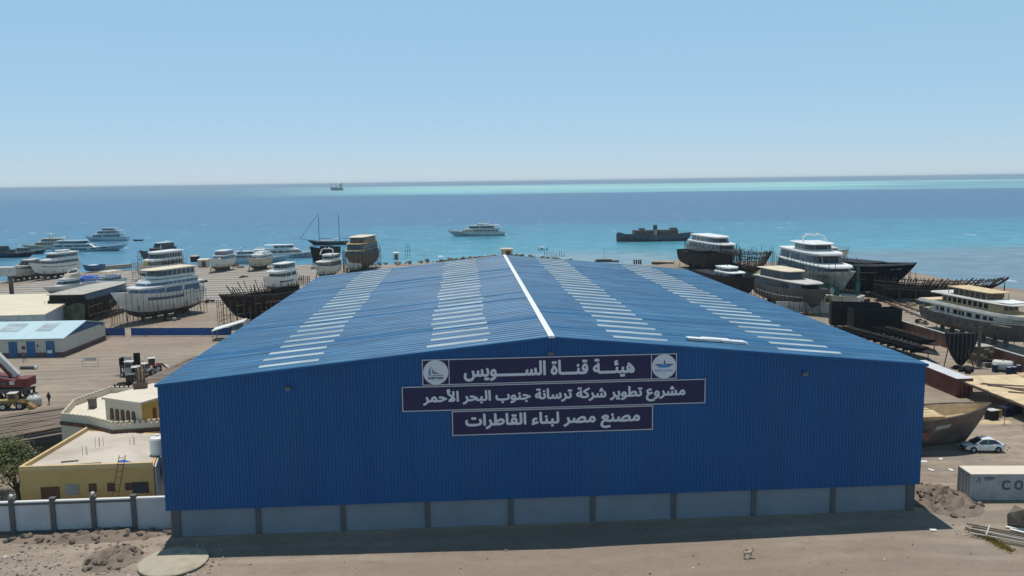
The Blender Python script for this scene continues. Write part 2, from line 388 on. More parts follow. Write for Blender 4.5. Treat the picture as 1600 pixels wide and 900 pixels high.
# ------------------------------------------------------------------ factory shed
def panel_mat(name, col, rough, axis_noise, spec=0.5, metal=0.0):
    m = mat(name, col, rough, 0.07, 0.15, metal, spec, stretch=axis_noise)
    return m
wallblue = mat("blue_wall_cladding", (0.006, 0.083, 0.255), 0.45, 0.10, 0.25, spec=0.3, stretch=(1, 1, 0.15), dirt=(0.02, 0.095, 0.21), dirt_scale=0.4, dirt_amt=0.4)
roofblue = mat("blue_roof_cladding", (0.022, 0.11, 0.245), 0.65, 0.22, 1.1, spec=0.1, stretch=(0.02, 1.0, 1), dirt=(0.09, 0.20, 0.34), dirt_scale=0.5, dirt_amt=0.5)
ribpale = mat("rib_crest_glint", (0.055, 0.158, 0.275), 0.5, 0.5, 0.8, spec=0.25, stretch=(0.25, 1, 1), dirt=(0.04, 0.13, 0.25), dirt_amt=0.8, dirt_scale=0.5)  # sun catching the roof ribs, put into the colour as paler blue
skylight = mat("fibreglass_skylight_sheet", (0.36, 0.44, 0.48), 0.6, 0.28, 0.7, spec=0.25, stretch=(0.3, 1, 1), dirt=(0.24, 0.33, 0.42), dirt_amt=0.6, dirt_scale=0.8)
HW, HL, HE, HR, HB = 34.32, 82.41, 14.03, 17.38, 2.57
SL = (HR - HE) / HW
fac = thing("factory_shed", "huge blue corrugated metal shed with low pitched roof and Arabic signboards", "factory", (0, 0, 0))
def corr(w, pitch, depth):
    # trapezoid profile along one direction: list of (pos, height)
    out = []; n = int(w / pitch)
    for i in range(n):
        a = i * pitch
        out += [(a, 0), (a + pitch * .45, 0), (a + pitch * .6, depth), (a + pitch * .85, depth)]
    out.append((w, 0)); return out
def clad_wall(name, p0, p1, zb, ztf, m, parent):
    d = Vector((p1[0] - p0[0], p1[1] - p0[1], 0)); ln = d.length; d.normalize(); nrm = Vector((d.y, -d.x, 0))
    b = MB(); vs = []; n_ = int(ln / .30); pr = []
    for i in range(n_):
        a = i * ln / n_; pr += [(a, .036), (a + .20, .036), (a + .225, 0), (a + .275, 0)]
    pr.append((ln, .036))
    for a, h in pr:
        q = Vector((p0[0], p0[1], 0)) + d * a + nrm * h
        vs += [(q.x, q.y, zb), (q.x, q.y, ztf(q.x, q.y))]
    b.add(vs, [(2 * i, 2 * i + 2, 2 * i + 3, 2 * i + 1) for i in range(len(pr) - 1)])
    return b.build(name, m, parent)
gable = lambda x, y: HR - SL * abs(x) - 0.06
clad_wall("wall", (-HW, 0), (HW, 0), HB, gable, wallblue, fac)
clad_wall("wall", (HW, 0.05), (HW, HL), HB, lambda x, y: HE - 0.06, wallblue, fac)
clad_wall("wall", (HW, HL), (-HW, HL), HB, gable, wallblue, fac)
clad_wall("wall", (-HW, HL), (-HW, 0.05), HB, lambda x, y: HE - 0.06, wallblue, fac)
for sgn in (-1, 1):
    b = MB(); vs = []; pr = []; n_ = 84
    for i in range(n_):
        a = i * (HL + .3) / n_; q = (HL + .3) / n_; pr += [(a, 0), (a + q * .66, 0), (a + q * .74, .05), (a + q * .92, .05)]
    pr.append((HL + .3, 0))
    for a, h in pr:
        y = -0.15 + a
        vs += [(0, y, HR + h), (sgn * (HW + 0.12), y, HR - SL * (HW + 0.12) + h)]
    fs = [(2 * i, 2 * i + 2, 2 * i + 3, 2 * i + 1) for i in range(len(pr) - 1)]
    if sgn > 0: fs = [f[::-1] for f in fs]
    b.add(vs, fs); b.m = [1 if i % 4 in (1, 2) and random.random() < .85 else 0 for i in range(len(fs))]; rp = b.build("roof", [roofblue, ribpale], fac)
    for (xa, xb) in (((5.6, 11.0), (21.4, 27.3)) if sgn > 0 else ((-11.0, -5.5), (-26.3, -20.8))):
        k = 0; y = 1.6
        while y < HL - 1.5:
            b = MB(); j = random.uniform(-.25, .25); k2 = random.uniform(-.2, .2)
            xs_ = frange(xa + j, xb + k2, 1.1)
            wv_ = 0.76
            vs = []; pr2 = [(0, .0), (.2, .0), (.3, .05), (.5, .05), (.58, .0), (.66, .0), (.7, .05), (wv_, .05)]
            for x in xs_:
                for a, h in pr2: vs.append((x, y + a, HR - SL * abs(x) + 0.055 + h * .8))
            n2 = len(pr2)
            fs = [(i * n2 + q, (i + 1) * n2 + q, (i + 1) * n2 + q + 1, i * n2 + q + 1) for i in range(len(xs_) - 1) for q in range(n2 - 1)]
            b.add(vs, fs); o = b.build("skylight", skylight, rp); k += 1
            y += 2.98
rc = MB()
for sgn in (-1, 1):
    rc.add([(0, -.22, HR + .12), (0, HL + .2, HR + .12), (sgn * .28, HL + .2, HR + .07), (sgn * .28, -.22, HR + .07)], [(0, 1, 2, 3)])
rc.add([(-.28, -.22, HR + .07), (.28, -.22, HR + .07), (0, -.22, HR + .12), (-.28, -.22, HR - .1), (.28, -.22, HR - .1)], [(0, 1, 2), (0, 3, 4, 1)])
rc.build("ridge_cap", cleanwhite, fac)
# edge trim along the gable (barge flashing) and eaves
tr = MB()
for sgn in (-1, 1):
    tr.prism([(0, -.20), (sgn * (HW + .14), -.20), (sgn * (HW + .14), -.155), (0, -.155)][::sgn], [HR - .22, HE - .25, HE - .25, HR - .22][::sgn], [HR + .03, HE - .0, HE - .0, HR + .03][::sgn])
tr.build("verge_trim", wallblue, fac)
for sgn in (-1, 1):
    tr = MB(); tr.box((sgn * (HW + .17), HL / 2, HE - .1), (.1, HL + .3, .16)); tr.build("eaves_gutter", wallblue, fac)
plinthw = mat("white_plinth_render", (0.20, 0.235, 0.29), 0.8, 0.06, 0.4, dirt=(0.16, 0.18, 0.22), dirt_amt=0.4, dirt_scale=0.3)
darkgrey = mat("dark_grey_paint", (0.10, 0.10, 0.105), 0.75, 0.12, 1)
b = MB(); b.box((0, .42, HB / 2 - .3), (2 * HW - .7, .24, HB + .6)); b.build("plinth_wall", plinthw, fac)
b = MB(); b.box((-HW + .45, HL / 2, HB / 2 - .3), (.24, HL - 1.1, HB + .6)); b.box((HW - .45, HL / 2, HB / 2 - .3), (.24, HL - 1.1, HB + .6)); b.box((0, HL - .42, HB / 2 - .3), (2 * HW - 1.2, .24, HB + .6)); b.build("plinth_wall", plinthw, fac)
for x in (-33.6, -26.4, -18.9, -11.35, -3.8, 3.7, 11.2, 18.7, 26.2, 33.6):
    b = MB(); b.box((x, .25, HB / 2 - .3), (.42 if abs(x) < 30 else .75, .22, HB + .55)); b.build("column", darkgrey, fac)
b = MB(); b.box((0, .05, HB + .05), (2 * HW + .1, .16, .1)); b.build("drip_flashing", wallblue, fac)

# floodlights on the gable
for x, z in ((-23.1, 13.42), (-0.12, 15.95), (22.9, 13.48)):
    t = thing("floodlight", {-23.1: "small grey floodlight on the left half of the blue gable wall", -0.12: "small floodlight above the top Arabic signboard under the roof peak", 22.9: "small grey floodlight on the right half of the blue gable wall"}[x], "floodlight", (x, -0.06, z), 0, "floodlights on the shed gable")
    b = MB(); b.box((0, -.15, .14), (.08, .3, .06)); b.build("bracket", darkgrey, t)
    b = MB(); b.box((0, -.38, .06), (.55, .3, .26), top=.8); b.build("housing", darkgrey, t, bevel=.02)
    b = MB(); b.box((0, -.40, -.085), (.45, .22, .03)); b.build("lens", oldwhite, t)

# ------------------------------------------------------------------ sign boards
AR = dict(zip("اأبةتجحرسشصطعقكلمنهويئ", [(0xFE8D, 2), (0xFE83, 2), (0xFE8F, 4), (0xFE93, 2), (0xFE95, 4), (0xFE9D, 4), (0xFEA1, 4), (0xFEAD, 2), (0xFEB1, 4), (0xFEB5, 4), (0xFEB9, 4), (0xFEC1, 4), (0xFEC9, 4), (0xFED5, 4), (0xFED9, 4), (0xFEDD, 4), (0xFEE1, 4), (0xFEE5, 4), (0xFEE9, 4), (0xFEED, 2), (0xFEF1, 4), (0xFE89, 4)]))
def arabic(s):
    s = s.replace("لأ", "\uFEF7"); out = []
    for i, ch in enumerate(s):
        def joins_next(c): return c == "ـ" or (c in AR and AR[c][1] == 4)
        def joins_prev(c): return c == "ـ" or c in AR or c == "\uFEF7"
        pj = i > 0 and joins_next(s[i - 1]) and joins_prev(ch)
        nj = i + 1 < len(s) and joins_next(ch) and joins_prev(s[i + 1])
        if ch in AR:
            base, n = AR[ch]
            k = (3 if pj and nj else 1 if pj else 2 if nj else 0)
            if n == 2: k = 1 if pj else 0
            out.append(chr(base + k))
        elif ch == "\uFEF7": out.append(chr(0xFEF8) if pj else ch)
        elif ch == "ء": out.append("\uFE80")
        else: out.append(ch)
    return "".join(out[::-1])
def text_mesh(body, x0, x1, z0, z1, y, m, parent, name="lettering", bold=0.02, depth=0.02, keep=False):
    cu = bpy.data.curves.new(name, 'FONT'); cu.body = body; cu.resolution_u = 5; cu.fill_mode = 'NONE'
    o = bpy.data.objects.new(name, cu); C.objects.link(o)
    me = bpy.data.meshes.new_from_object(o.evaluated_get(bpy.context.evaluated_depsgraph_get()))
    bpy.data.objects.remove(o)
    P = [v.co.copy() for v in me.vertices]; nb = {k: [] for k in range(len(P))}
    for e in me.edges: a, c = e.vertices; nb[a].append(c); nb[c].append(a)
    bpy.data.meshes.remove(me)
    # outlines of the glyphs, each walked in stored order, then filled by winding number strip by strip
    segs = []; seen = set()
    for k in range(len(P)):
        if k in seen or not nb[k]: continue
        loop = [k]; seen.add(k); cur = k + 1 if k + 1 in nb[k] else nb[k][0]
        while cur not in seen:
            loop.append(cur); seen.add(cur); nx = [q for q in nb[cur] if q not in seen]
            if not nx: break
            cur = nx[0]
        segs += [(P[a], P[c]) for a, c in zip(loop, loop[1:] + loop[:1])]
    ax, bx = min(p.x for p in P), max(p.x for p in P); ay, by = min(p.y for p in P), max(p.y for p in P)
    sx, sz = (x1 - x0 - 2 * bold) / (bx - ax), (z1 - z0 - 2 * bold) / (by - ay)
    n = 84; vs = []; fs = []
    for r in range(n):
        ya, yb = ay + (by - ay) * r / n, ay + (by - ay) * (r + 1) / n; yc = (ya + yb) / 2; cr_ = []
        for p, q in segs:
            if (p.y <= yc < q.y) or (q.y <= yc < p.y): cr_.append((p.x + (yc - p.y) / (q.y - p.y) * (q.x - p.x), 1 if p.y < q.y else -1))
        cr_.sort(); wn = 0
        for (xa, d), (xb, _) in zip(cr_, cr_[1:]):
            wn += d
            if wn != 0 and xb > xa:
                k = len(vs); vs += [(xa, ya), (xb, ya), (xb, yb), (xa, yb)]; fs.append((k, k + 1, k + 2, k + 3))
    # the cut vinyl strokes are heavier than the face, so lay the outline again a hair to each side
    mb = MB(); k = 0
    for dx, dz in ((0, 0), (1, 0), (-1, 0), (0, 1), (0, -1), (.7, .7), (-.7, .7), (.7, -.7), (-.7, -.7)):
        mb.add([(x0 + bold + (v[0] - ax) * sx + dx * bold, y - .004 - .0015 * k, z0 + bold + (v[1] - ay) * sz + dz * bold) for v in vs], fs); k += 1
    return mb.build(name, m, parent)
signnavy = mat("sign_navy_vinyl", (0.012, 0.013, 0.072), 0.5, 0.06, 0.5)
signwhite = mat("sign_white_vinyl", (0.62, 0.64, 0.72), 0.6, 0.03, 0.8)
signframe = mat("sign_aluminium_frame", (0.5, 0.5, 0.55), 0.5, 0.05, 1)
lblue = mat("logo_blue", (0.06, 0.22, 0.5), 0.6, 0.05, 1)
lnavy = mat("logo_navy", (0.02, 0.03, 0.10), 0.6, 0.05, 1)
lpale = mat("logo_pale_blue", (0.22, 0.38, 0.6), 0.6, 0.05, 1)
def board(label, x0, x1, z0, z1, dividers=()):
    t = thing("signboard", label, "sign", ((x0 + x1) / 2, -0.06, z0), 0, "Arabic signboards on the shed gable")
    cx = (x0 + x1) / 2; h = z1 - z0; hw = (x1 - x0) / 2
    b = MB(); b.box((0, -.06, h / 2), (2 * hw - .02, .1, h - .02)); b.build("panel", signnavy, t)
    b = MB()
    for sx in (-1, 1): b.box((sx * (hw - .04), -.09, h / 2), (.08, .12, h))
    for z in (.04, h - .04): b.box((0, -.088, z), (2 * hw - .16, .115, .08))
    for d in dividers: b.box((d - cx, -.086, h / 2), (.07, .112, h - .16))
    b.build("frame", signframe, t)
    return t, cx
t1, c1 = board("top navy signboard with white Arabic lettering between two round white emblems", -11.46, 11.22, 13.30, 15.62, (-9.1, 8.93))
text_mesh(arabic("هيئـــة قنـــاة الســــــويس"), -7.7, 7.55, 0.25, 2.02, -.112, signwhite, t1, bold=0.055)
t2, c2 = board("middle navy signboard, the widest, with one long line of Arabic", -13.28, 13.86, 10.98, 13.22)
text_mesh(arabic("مشروع تطوير شركة ترسانة جنوب البحر الأحمر"), -11.75, 11.75, 0.30, 1.95, -.112, signwhite, t2, bold=0.05)
t3, c3 = board("bottom navy signboard, the narrowest, with a short line of Arabic", -8.94, 9.10, 8.66, 10.90)
text_mesh(arabic("مصنع مصر لبناء القاطرات"), -7.85, 7.85, 0.28, 1.95, -.112, signwhite, t3, bold=0.055)
def disc(t, cx, cz, r):
    b = MB(); b.lathe([(r, -.118), (r, -.13)], (cx, 0, cz), 40, axis='y'); return b.build("emblem", signwhite, t)
def flatshape(pts, cx, cz, s, y0, m, parent, name):
    b = MB(); n = len(pts); vs = [(cx + p[0] * s, y0, cz + p[1] * s) for p in pts] + [(cx + p[0] * s, y0 - .008, cz + p[1] * s) for p in pts]
    b.add(vs, [tuple(range(n, 2 * n)), tuple(range(n))[::-1]] + [(i, (i + 1) % n, n + (i + 1) % n, n + i) for i in range(n)])
    return b.build(name, m, parent)
def curve_pts(a, c, b, n=10):
    return [((1 - t) ** 2 * a[0] + 2 * t * (1 - t) * c[0] + t * t * b[0], (1 - t) ** 2 * a[1] + 2 * t * (1 - t) * c[1] + t * t * b[1]) for t in [i / n for i in range(n + 1)]]
e1 = disc(t1, -10.27 - c1, 1.16, 1.1)
ex, ez = -10.27 - c1, 1.16
flatshape(curve_pts((-.30, .68), (-.68, .25), (-.64, -.18)) + curve_pts((-.38, -.16), (-.55, .2), (-.30, .68)), ex, ez, 1.0, -.1315, lblue, e1, "emblem_mark")
flatshape(curve_pts((-.28, .40), (-.38, -.05), (-.16, -.16)) + curve_pts((.02, -.16), (-.25, .0), (-.28, .40)), ex, ez, 1.0, -.1315, lnavy, e1, "emblem_mark")
flatshape(curve_pts((-.16, .30), (-.02, -.12), (.48, -.15)) + curve_pts((.16, -.17), (-.12, -.08), (-.16, .30)), ex, ez, 1.0, -.1315, lnavy, e1, "emblem_mark")
text_mesh("SHIPYARD", ex - .68, ex + .68, ez - .62, ez - .40, -.1315, lnavy, e1, bold=0.012, depth=.006)
b = MB(); b.box((ex, -.1345, ez - .29), (1.3, .006, .05)); b.build("emblem_mark", lnavy, e1)
b = MB(); b.box((ex + .1, -.1345, ez - .72), (1.0, .006, .025)); b.build("emblem_mark", lpale, e1)
e2 = disc(t1, 10.07 - c1, 1.16, 1.1)
ex = 10.07 - c1
wing = [(0, .14), (.28, .26), (.5, .2), (.84, .2), (.72, .1), (.5, .06), (.62, -.02), (.42, -.1), (0, -.12)]
for sg in (-1, 1):
    flatshape([(sg * p[0], p[1]) for p in wing][::sg], ex, ez, 1.0, -.1315, lblue, e2, "emblem_mark")
    flatshape([(sg * p[0], p[1]) for p in [(.3, .2), (.84, .2), (.7, .1), (.5, .08)]][::sg], ex, ez, 1.0, -.1405, lnavy, e2, "emblem_mark")
flatshape([(-.05, .18), (.1, .18), (.08, .34), (.1, .5), (0, .56), (-.02, .4)], ex, ez, 1.0, -.1325, lnavy, e2, "emblem_mark")
text_mesh("SUEZ CANAL", ex - .82, ex + .82, ez - .48, ez - .27, -.1315, lpale, e2, bold=0.01, depth=.006)
b = MB(); b.box((ex, -.1345, ez - .62), (.45, .006, .05)); b.build("emblem_mark", lpale, e2)

# pile of spare sheets lying on the roof
t = thing("sheet_stack", "stack of spare white roof sheets lying on the blue roof", "sheet stack", (0, 0, 0))
for i, (x0, x1, dy, dz) in enumerate(((13.1, 15.2, 0, .02), (14.4, 17.0, .1, .06), (16.2, 18.6, -.1, .02))):
    b = MB(); n = 4
    for k in range(4):
        yy = 2.75 + dy + random.uniform(-.08, .08); z = lambda x: HR - SL * x + .07 + dz + k * .06
        xa, xb = x0 + random.uniform(-.15, .15), x1 + random.uniform(-.15, .15)
        b.prism([(xa, yy), (xb, yy), (xb, yy + .85), (xa, yy + .85)], [z(xa), z(xb), z(xb), z(xa)], [z(xa) + .05, z(xb) + .05, z(xb) + .05, z(xa) + .05])
    b.build("sheet", cleanwhite, t)
# ------------------------------------------------------------------ boats
def hull_point(P, t, h, side):
    # t 0 stern .. 1 bow, h 0 keel .. 1 sheer
    L, B, D = P["L"], P["B"], P["D"]
    tw, full = P.get("tw", .78), P.get("full", .55)
    if t < full: yb = tw + (1 - tw) * math.sin(t / full * math.pi / 2)
    else: yb = max(0.0, 1 - ((t - full) / (1 - full)) ** P.get("bowpow", 2.3))
    sh = D * (1 + P.get("sheer", .28) * max(0, (t - .35) / .65) ** 2 + P.get("stern", .04) * max(0, (.3 - t) / .3) ** 2)
    zk = D * P.get("forefoot", .28) * max(0, (t - .72) / .28) ** 2 + D * P.get("tuck", .12) * max(0, (.2 - t) / .2) ** 1.5
    s = smooth_fac(.45, .98, t); h0, h = h, min(h, 1.0)
    mid = [(0, .04), (.12, .5), (.3, .8), (.55, .93), (.8, .985), (1, 1)]
    bow = [(0, .02), (.12, .08), (.3, .24), (.55, .5), (.8, .78), (1, 1)]
    def lk(tb):
        for (a, b), (c, d) in zip(tb, tb[1:]):
            if a <= h <= c: return b + (d - b) * (h - a) / (c - a)
    f = lk(mid) * (1 - s) + lk(bow) * s
    h = h0; hc = min(h, 1.0)
    x = t * (L - P.get("rake", .12) * L * (1 - hc) ** 1.2) + P.get("counter", 0.0) * (1 - t) ** 6 * L * (1 - hc)
    return Vector((x - L / 2, side * max(.03, yb * f * B / 2), zk + h * (sh - zk)))
HL_ = [0, .12, .24, .26, .42, .6, .8, .93, 1]
def hull_obj(P, parent, mats, name="hull", n=22, deck=True, deckmat=None):
    b = MB(); T = [i / n for i in range(n + 1)]; nh = len(HL_)
    for side in (-1, 1):
        vs = [hull_point(P, t, h, side) for t in T for h in HL_]
        fs = []; ms = []
        for i in range(n):
            for j in range(nh - 1):
                q = (i * nh + j, (i + 1) * nh + j, (i + 1) * nh + j + 1, i * nh + j + 1)
                fs.append(q if side < 0 else q[::-1]); ms.append(1 if HL_[j + 1] <= .25 else (2 if j == 2 else 0))
        o = len(b.v); b.v += [tuple(v) for v in vs]; b.f += [tuple(k + o for k in f) for f in fs]; b.m += ms
    st = [hull_point(P, 0, h, -1) for h in HL_] + [hull_point(P, 0, h, 1) for h in reversed(HL_)]
    b.add(st, [tuple(range(len(st)))[::-1]], 0)
    if deck:
        hd = P.get("deck_h", .9)
        vs = []
        for t in T: vs += [hull_point(P, t, hd, -1), hull_point(P, t, hd, 1)]
        b.add(vs, [(2 * i, 2 * i + 2, 2 * i + 3, 2 * i + 1) for i in range(n)], 3)
    m0, m1, m2 = (list(mats) + [mats[0]] * 3)[:3]
    hl = b.build(name, [m0, m1, m2, deckmat or m0], parent)
    for p in hl.data.polygons: p.use_smooth = p.area > 0 and abs(p.normal.z) < .9
    return hl
def outline(x0, x1, w, front=.35, nose=.45, rnd=4):
    xs = x1 - front * (x1 - x0)
    pts = [(x0, -w)]
    for i in range(rnd + 1):
        a = i / rnd * math.pi / 2
        pts.append((xs + (x1 - xs) * math.sin(a), -w * (nose + (1 - nose) * math.cos(a))))
    return pts + [(x, -y) for x, y in reversed(pts)]
def deckhouse(parent, x0, x1, z, h, w, m, gl=None, rake=1.0, arake=0.0, win=(.42, .84), roof=None, roofmat=None, overs=(.5, .8, .15), mull=1.3, front=.35, nose=.45, name="deckhouse", frontwin=True, thick=.16):
    bot = outline(x0, x1, w, front, nose); top = outline(x0 + arake, x1 - rake, w * .94, front, nose)
    b = MB(); b.prism(bot, z, z + h, 0, top); o = b.build(name, m, parent)
    if gl:
        def lerp(f, off):
            pts = [Vector((a[0] + (c[0] - a[0]) * f, a[1] + (c[1] - a[1]) * f, z + h * f)) for a, c in zip(bot, top)]
            out = []
            for i, p in enumerate(pts):
                q, r = pts[i - 1], pts[(i + 1) % len(pts)]
                t = Vector((r.x - q.x, r.y - q.y, 0)).normalized(); out.append(p + Vector((t.y, -t.x, 0)) * off)
            return out
        lo, hi = lerp(win[0], .03), lerp(win[1], .03); nn = len(bot); half = nn // 2
        for side, idx in (("s", range(0, 1)), ("f", range(1, nn - 2)), ("p", range(nn - 2, nn - 1))):
            if side == "f" and not frontwin: continue
            b = MB()
            for i in idx:
                a0, a1, c0, c1 = lo[i], lo[i + 1], hi[i], hi[i + 1]
                ln = (a1 - a0).length; k = max(1, int(ln / mull)) if side != "f" else 1
                g = .07 if side != "f" else .03
                for q in range(k):
                    u0, u1 = (q + g) / k, (q + 1 - g) / k
                    if side == "s": u0 = max(u0, .05)
                    if side == "p": u1 = min(u1, .95)
                    b.add([a0.lerp(a1, u0), a0.lerp(a1, u1), c0.lerp(c1, u1), c0.lerp(c1, u0)], [(0, 1, 2, 3)])
            b.build("window", gl, o)
    if roof:
        f_, a_, s_ = overs
        pts = outline(x0 + arake - a_, x1 - rake + f_, w * .94 + s_, front, nose)
        ins = outline(x0 + arake - a_ + .1, x1 - rake + f_ - .15, w * .94 + s_ - .12, front, nose)
        b = MB(); b.prism(pts, z + h, z + h + thick * .6, 0); b.prism(pts, z + h + thick * .6, z + h + thick, 0, ins); b.build("deck_roof", roofmat or m, parent)
    return o
def railing(parent, pts, h=.9, m=None, r=.03, step=1.6):
    b = MB(); pts = [Vector(p) for p in pts]
    b.tube([p + Vector((0, 0, h)) for p in pts], r, 4); b.tube([p + Vector((0, 0, h * .5)) for p in pts], r * .7, 4)
    for a, c in zip(pts, pts[1:]):
        k = max(1, int((c - a).length / step))
        for i in range(k): q = a.lerp(c, i / k); b.tube([q, q + Vector((0, 0, h))], r * .8, 4)
    return b.build("railing", m or metal, parent)
def bow_rail(parent, P, t0=.55, h=.8):
    ts = [t0 + (1 - t0) * i / 8 for i in range(9)]
    pts = [hull_point(P, t, 1, -1) for t in ts] + [hull_point(P, t, 1, 1) for t in reversed(ts)]
    return railing(parent, pts, h)
def cradle(parent, P, lift, n=5):
    if lift < .3: return
    for i in range(n):
        t = .15 + .65 * i / (n - 1); p = hull_point(P, t, 0, 1)
        b = MB(); b.box((p.x, 0, p.z - lift / 2), (.5, 1.0 + .3 * (i % 2), lift)); b.build("keel_block", polewood, parent)
    for i in range(n):
        for s in (-1, 1):
            t = .1 + .72 * i / (n - 1); p = hull_point(P, t, .5, s)
            b = MB(); b.tube([(p.x, p.y + s * .9, -lift - .05), (p.x, p.y, p.z)], .09, 5); b.build("shore_prop", polewood, parent)
def arch(parent, x, z, w, h, m, lean=-.8):
    b = MB(); b.tube([(x, -w, z), (x + lean, -w * .9, z + h * .8), (x + lean * 1.1, -w * .6, z + h), (x + lean * 1.1, w * .6, z + h), (x + lean, w * .9, z + h * .8), (x, w, z)], [.22, .2, .16, .16, .2, .22], 6)
    a = b.build("radar_arch", m, parent)
    b = MB(); b.lathe([(.32, 0), (.35, .12), (.2, .3), (.05, .36)], (x + lean * 1.1, w * .3, z + h + .1), 10); b.lathe([(.2, 0), (.2, .2), (.1, .34)], (x + lean * 1.1, -w * .3, z + h + .1), 8); b.build("radar_dome", cleanwhite, a)
    return a
def mast(parent, x, z, h, m, r=.09):
    b = MB(); b.tube([(x, 0, z), (x - .15, 0, z + h)], [r, r * .5], 6); b.tube([(x - .08, -h * .18, z + h * .6), (x - .08, h * .18, z + h * .6)], r * .5, 4); b.tube([(x - .1, -h * .1, z + h * .8), (x - .1, h * .1, z + h * .8)], r * .4, 4)
    return b.build("mast", m, parent)
def hull_strip(parent, P, t0, t1, h0, h1, m, name="hull_window", gaps=0):
    b = MB(); n = max(4, int((t1 - t0) * 30))
    for s in (-1, 1):
        cells = max(1, gaps)
        for c in range(cells):
            a0 = t0 + (t1 - t0) * (c + (.15 if gaps else 0)) / cells; a1 = t0 + (t1 - t0) * (c + (.85 if gaps else 1)) / cells
            k = max(2, n // cells); vs = []
            for i in range(k + 1):
                t = a0 + (a1 - a0) * i / k
                for h in (h0, h1): p = hull_point(P, t, h, s); vs.append(p + Vector((0, s * .03, 0)))
            fs = [(2 * i, 2 * i + 2, 2 * i + 3, 2 * i + 1) for i in range(k)]
            b.add(vs, fs if s < 0 else [f[::-1] for f in fs])
    return b.build(name, m, parent)
def place_boat(name, label, cat, mid, heading, lift, group, z=0.0):
    p = at(mid[0], mid[1], z) if len(mid) == 2 else Vector(mid)
    return thing(name, label, cat, (p.x, p.y, z + lift), R_(heading), group)
def yacht(label, mid, heading, P, houses, lift=1.0, mats=(white, antifoul), group=None, name="motor_yacht", cat="yacht", z=0.0, rail=True, stripe=None, extras=(), deckmat=None):
    if lift > .3: lift *= .65
    t = place_boat(name, label, cat, mid, heading, lift, group, z)
    L, B, D = P["L"], P["B"], P["D"]
    hull_obj(P, t, mats, deckmat=deckmat)
    zt = D * P.get("deck_h", .9); last = None
    for hd in houses:
        x0, x1 = hd["x"][0] * L - L / 2, hd["x"][1] * L - L / 2; w = hd.get("w", .8) * B / 2; h = hd.get("h", 2.1)
        deckhouse(t, x0, x1, zt + hd.get("dz", -.1), h + .1, w, hd.get("m", mats[0]), hd.get("gl", glass), hd.get("rake", 1.0), hd.get("arake", 0), hd.get("win", (.42, .84)), hd.get("roof", True), hd.get("rm"), hd.get("ov", (.5, .8, .2)), hd.get("mull", 1.3), hd.get("front", .35), hd.get("nose", .5), frontwin=hd.get("fw", True), thick=hd.get("thick", .16))
        zt += h + hd.get("thick", .16); last = (x0, x1, w)
        if hd.get("rail"):
            f_ = hd.get("ov", (.5, .8, .2)); xa, xb = x0 - f_[1] + .1, x1 - hd.get("rake", 1) * .8
            railing(t, [(xb, w, zt), (xa, w, zt), (xa, -w, zt), (xb, -w, zt)], .9, hd.get("railm"))
    if rail: bow_rail(t, P)
    if lift > .3: cradle(t, P, lift)
    for e in extras:
        k = e[0]
        if k == "arch": arch(t, e[1] * L - L / 2, zt, e[2] * B / 2, e[3], e[4] if len(e) > 4 else mats[0])
        if k == "mast": mast(t, e[1] * L - L / 2, zt, e[2], e[3] if len(e) > 3 else mats[0])
        if k == "strip": hull_strip(t, P, *e[1:])
        if k == "platform":
            b = MB(); b.box((-L / 2 - .7, 0, D * .34), (1.6, B * .68, .18)); b.build("swim_platform", e[1], t)
        if k == "stairs":
            for s in (-1, 1):
                b = MB()
                for q in range(5): b.box((-L / 2 + .4 + q * .35, s * B * .3, D * .38 + q * D * .1), (.4, B * .16, .1))
                b.build("stern_stair", mats[0], t)
        if k == "visor":
            x0, x1, w = last
            b = MB(); pts = outline(x1 - 1.6, x1 + .9, w * .98, .8, .5); b.prism(pts, zt - 2.9, zt - 2.6); b.build("visor", e[1], t)
        if k == "canopy":
            xa, xb, hh, cm = e[1] * L - L / 2, e[2] * L - L / 2, e[3], e[4]; w = e[5] * B / 2
            b = MB(); ps = outline(xa, xb, w, .2, .8); b.prism(ps, zt + hh, zt + hh + .14, 0, outline(xa + .15, xb - .25, w - .15, .2, .8)); cn = b.build("sun_canopy", cm, t)
            b = MB()
            for x in (xa + .3, (xa + xb) / 2, xb - .6):
                for s in (-1, 1): b.tube([(x, s * (w - .15), zt - .1), (x, s * (w - .15), zt + hh)], .05, 4)
            b.build("canopy_post", metal, cn)
    return t
def scaffold(label, boat, P, h, step=1.9, off=.8, lift=1.0, t0=0.02, t1=.97, m=None, sides=(-1, 1), jit=.5, group="scaffolds round the hulls", levels=3, mx=84):
    t = thing("scaffolding", label, "scaffolding", boat.location - Vector((0, 0, lift)), boat.rotation_euler.z, group)
    m = m or polewood; n = max(3, int(P["L"] * (t1 - t0) / step)); cnt = 0
    for s in sides:
        prev = None
        for i in range(n + 1):
            tt = t0 + (t1 - t0) * i / n; p = hull_point(P, tt, 1, s); y = p.y + s * off
            hh = h * random.uniform(1 - jit * .35, 1 + jit * .25)
            b = MB(); b.tube([(p.x, y, -.1), (p.x + random.uniform(-.15, .15), y + random.uniform(-.12, .12), hh)], .075, 4); b.build("pole", m, t); cnt += 1
            if prev:
                for k in range(levels):
                    if random.random() < .8 and cnt < mx:
                        z = h * (k + 1) / (levels + .6)
                        b = MB(); b.tube([(prev[0] - .2, prev[1], z + random.uniform(-.15, .15)), (p.x + .2, y, z + random.uniform(-.15, .15))], .06, 4); b.build("ledger", m, t); cnt += 1
            prev = (p.x, y)
    return t
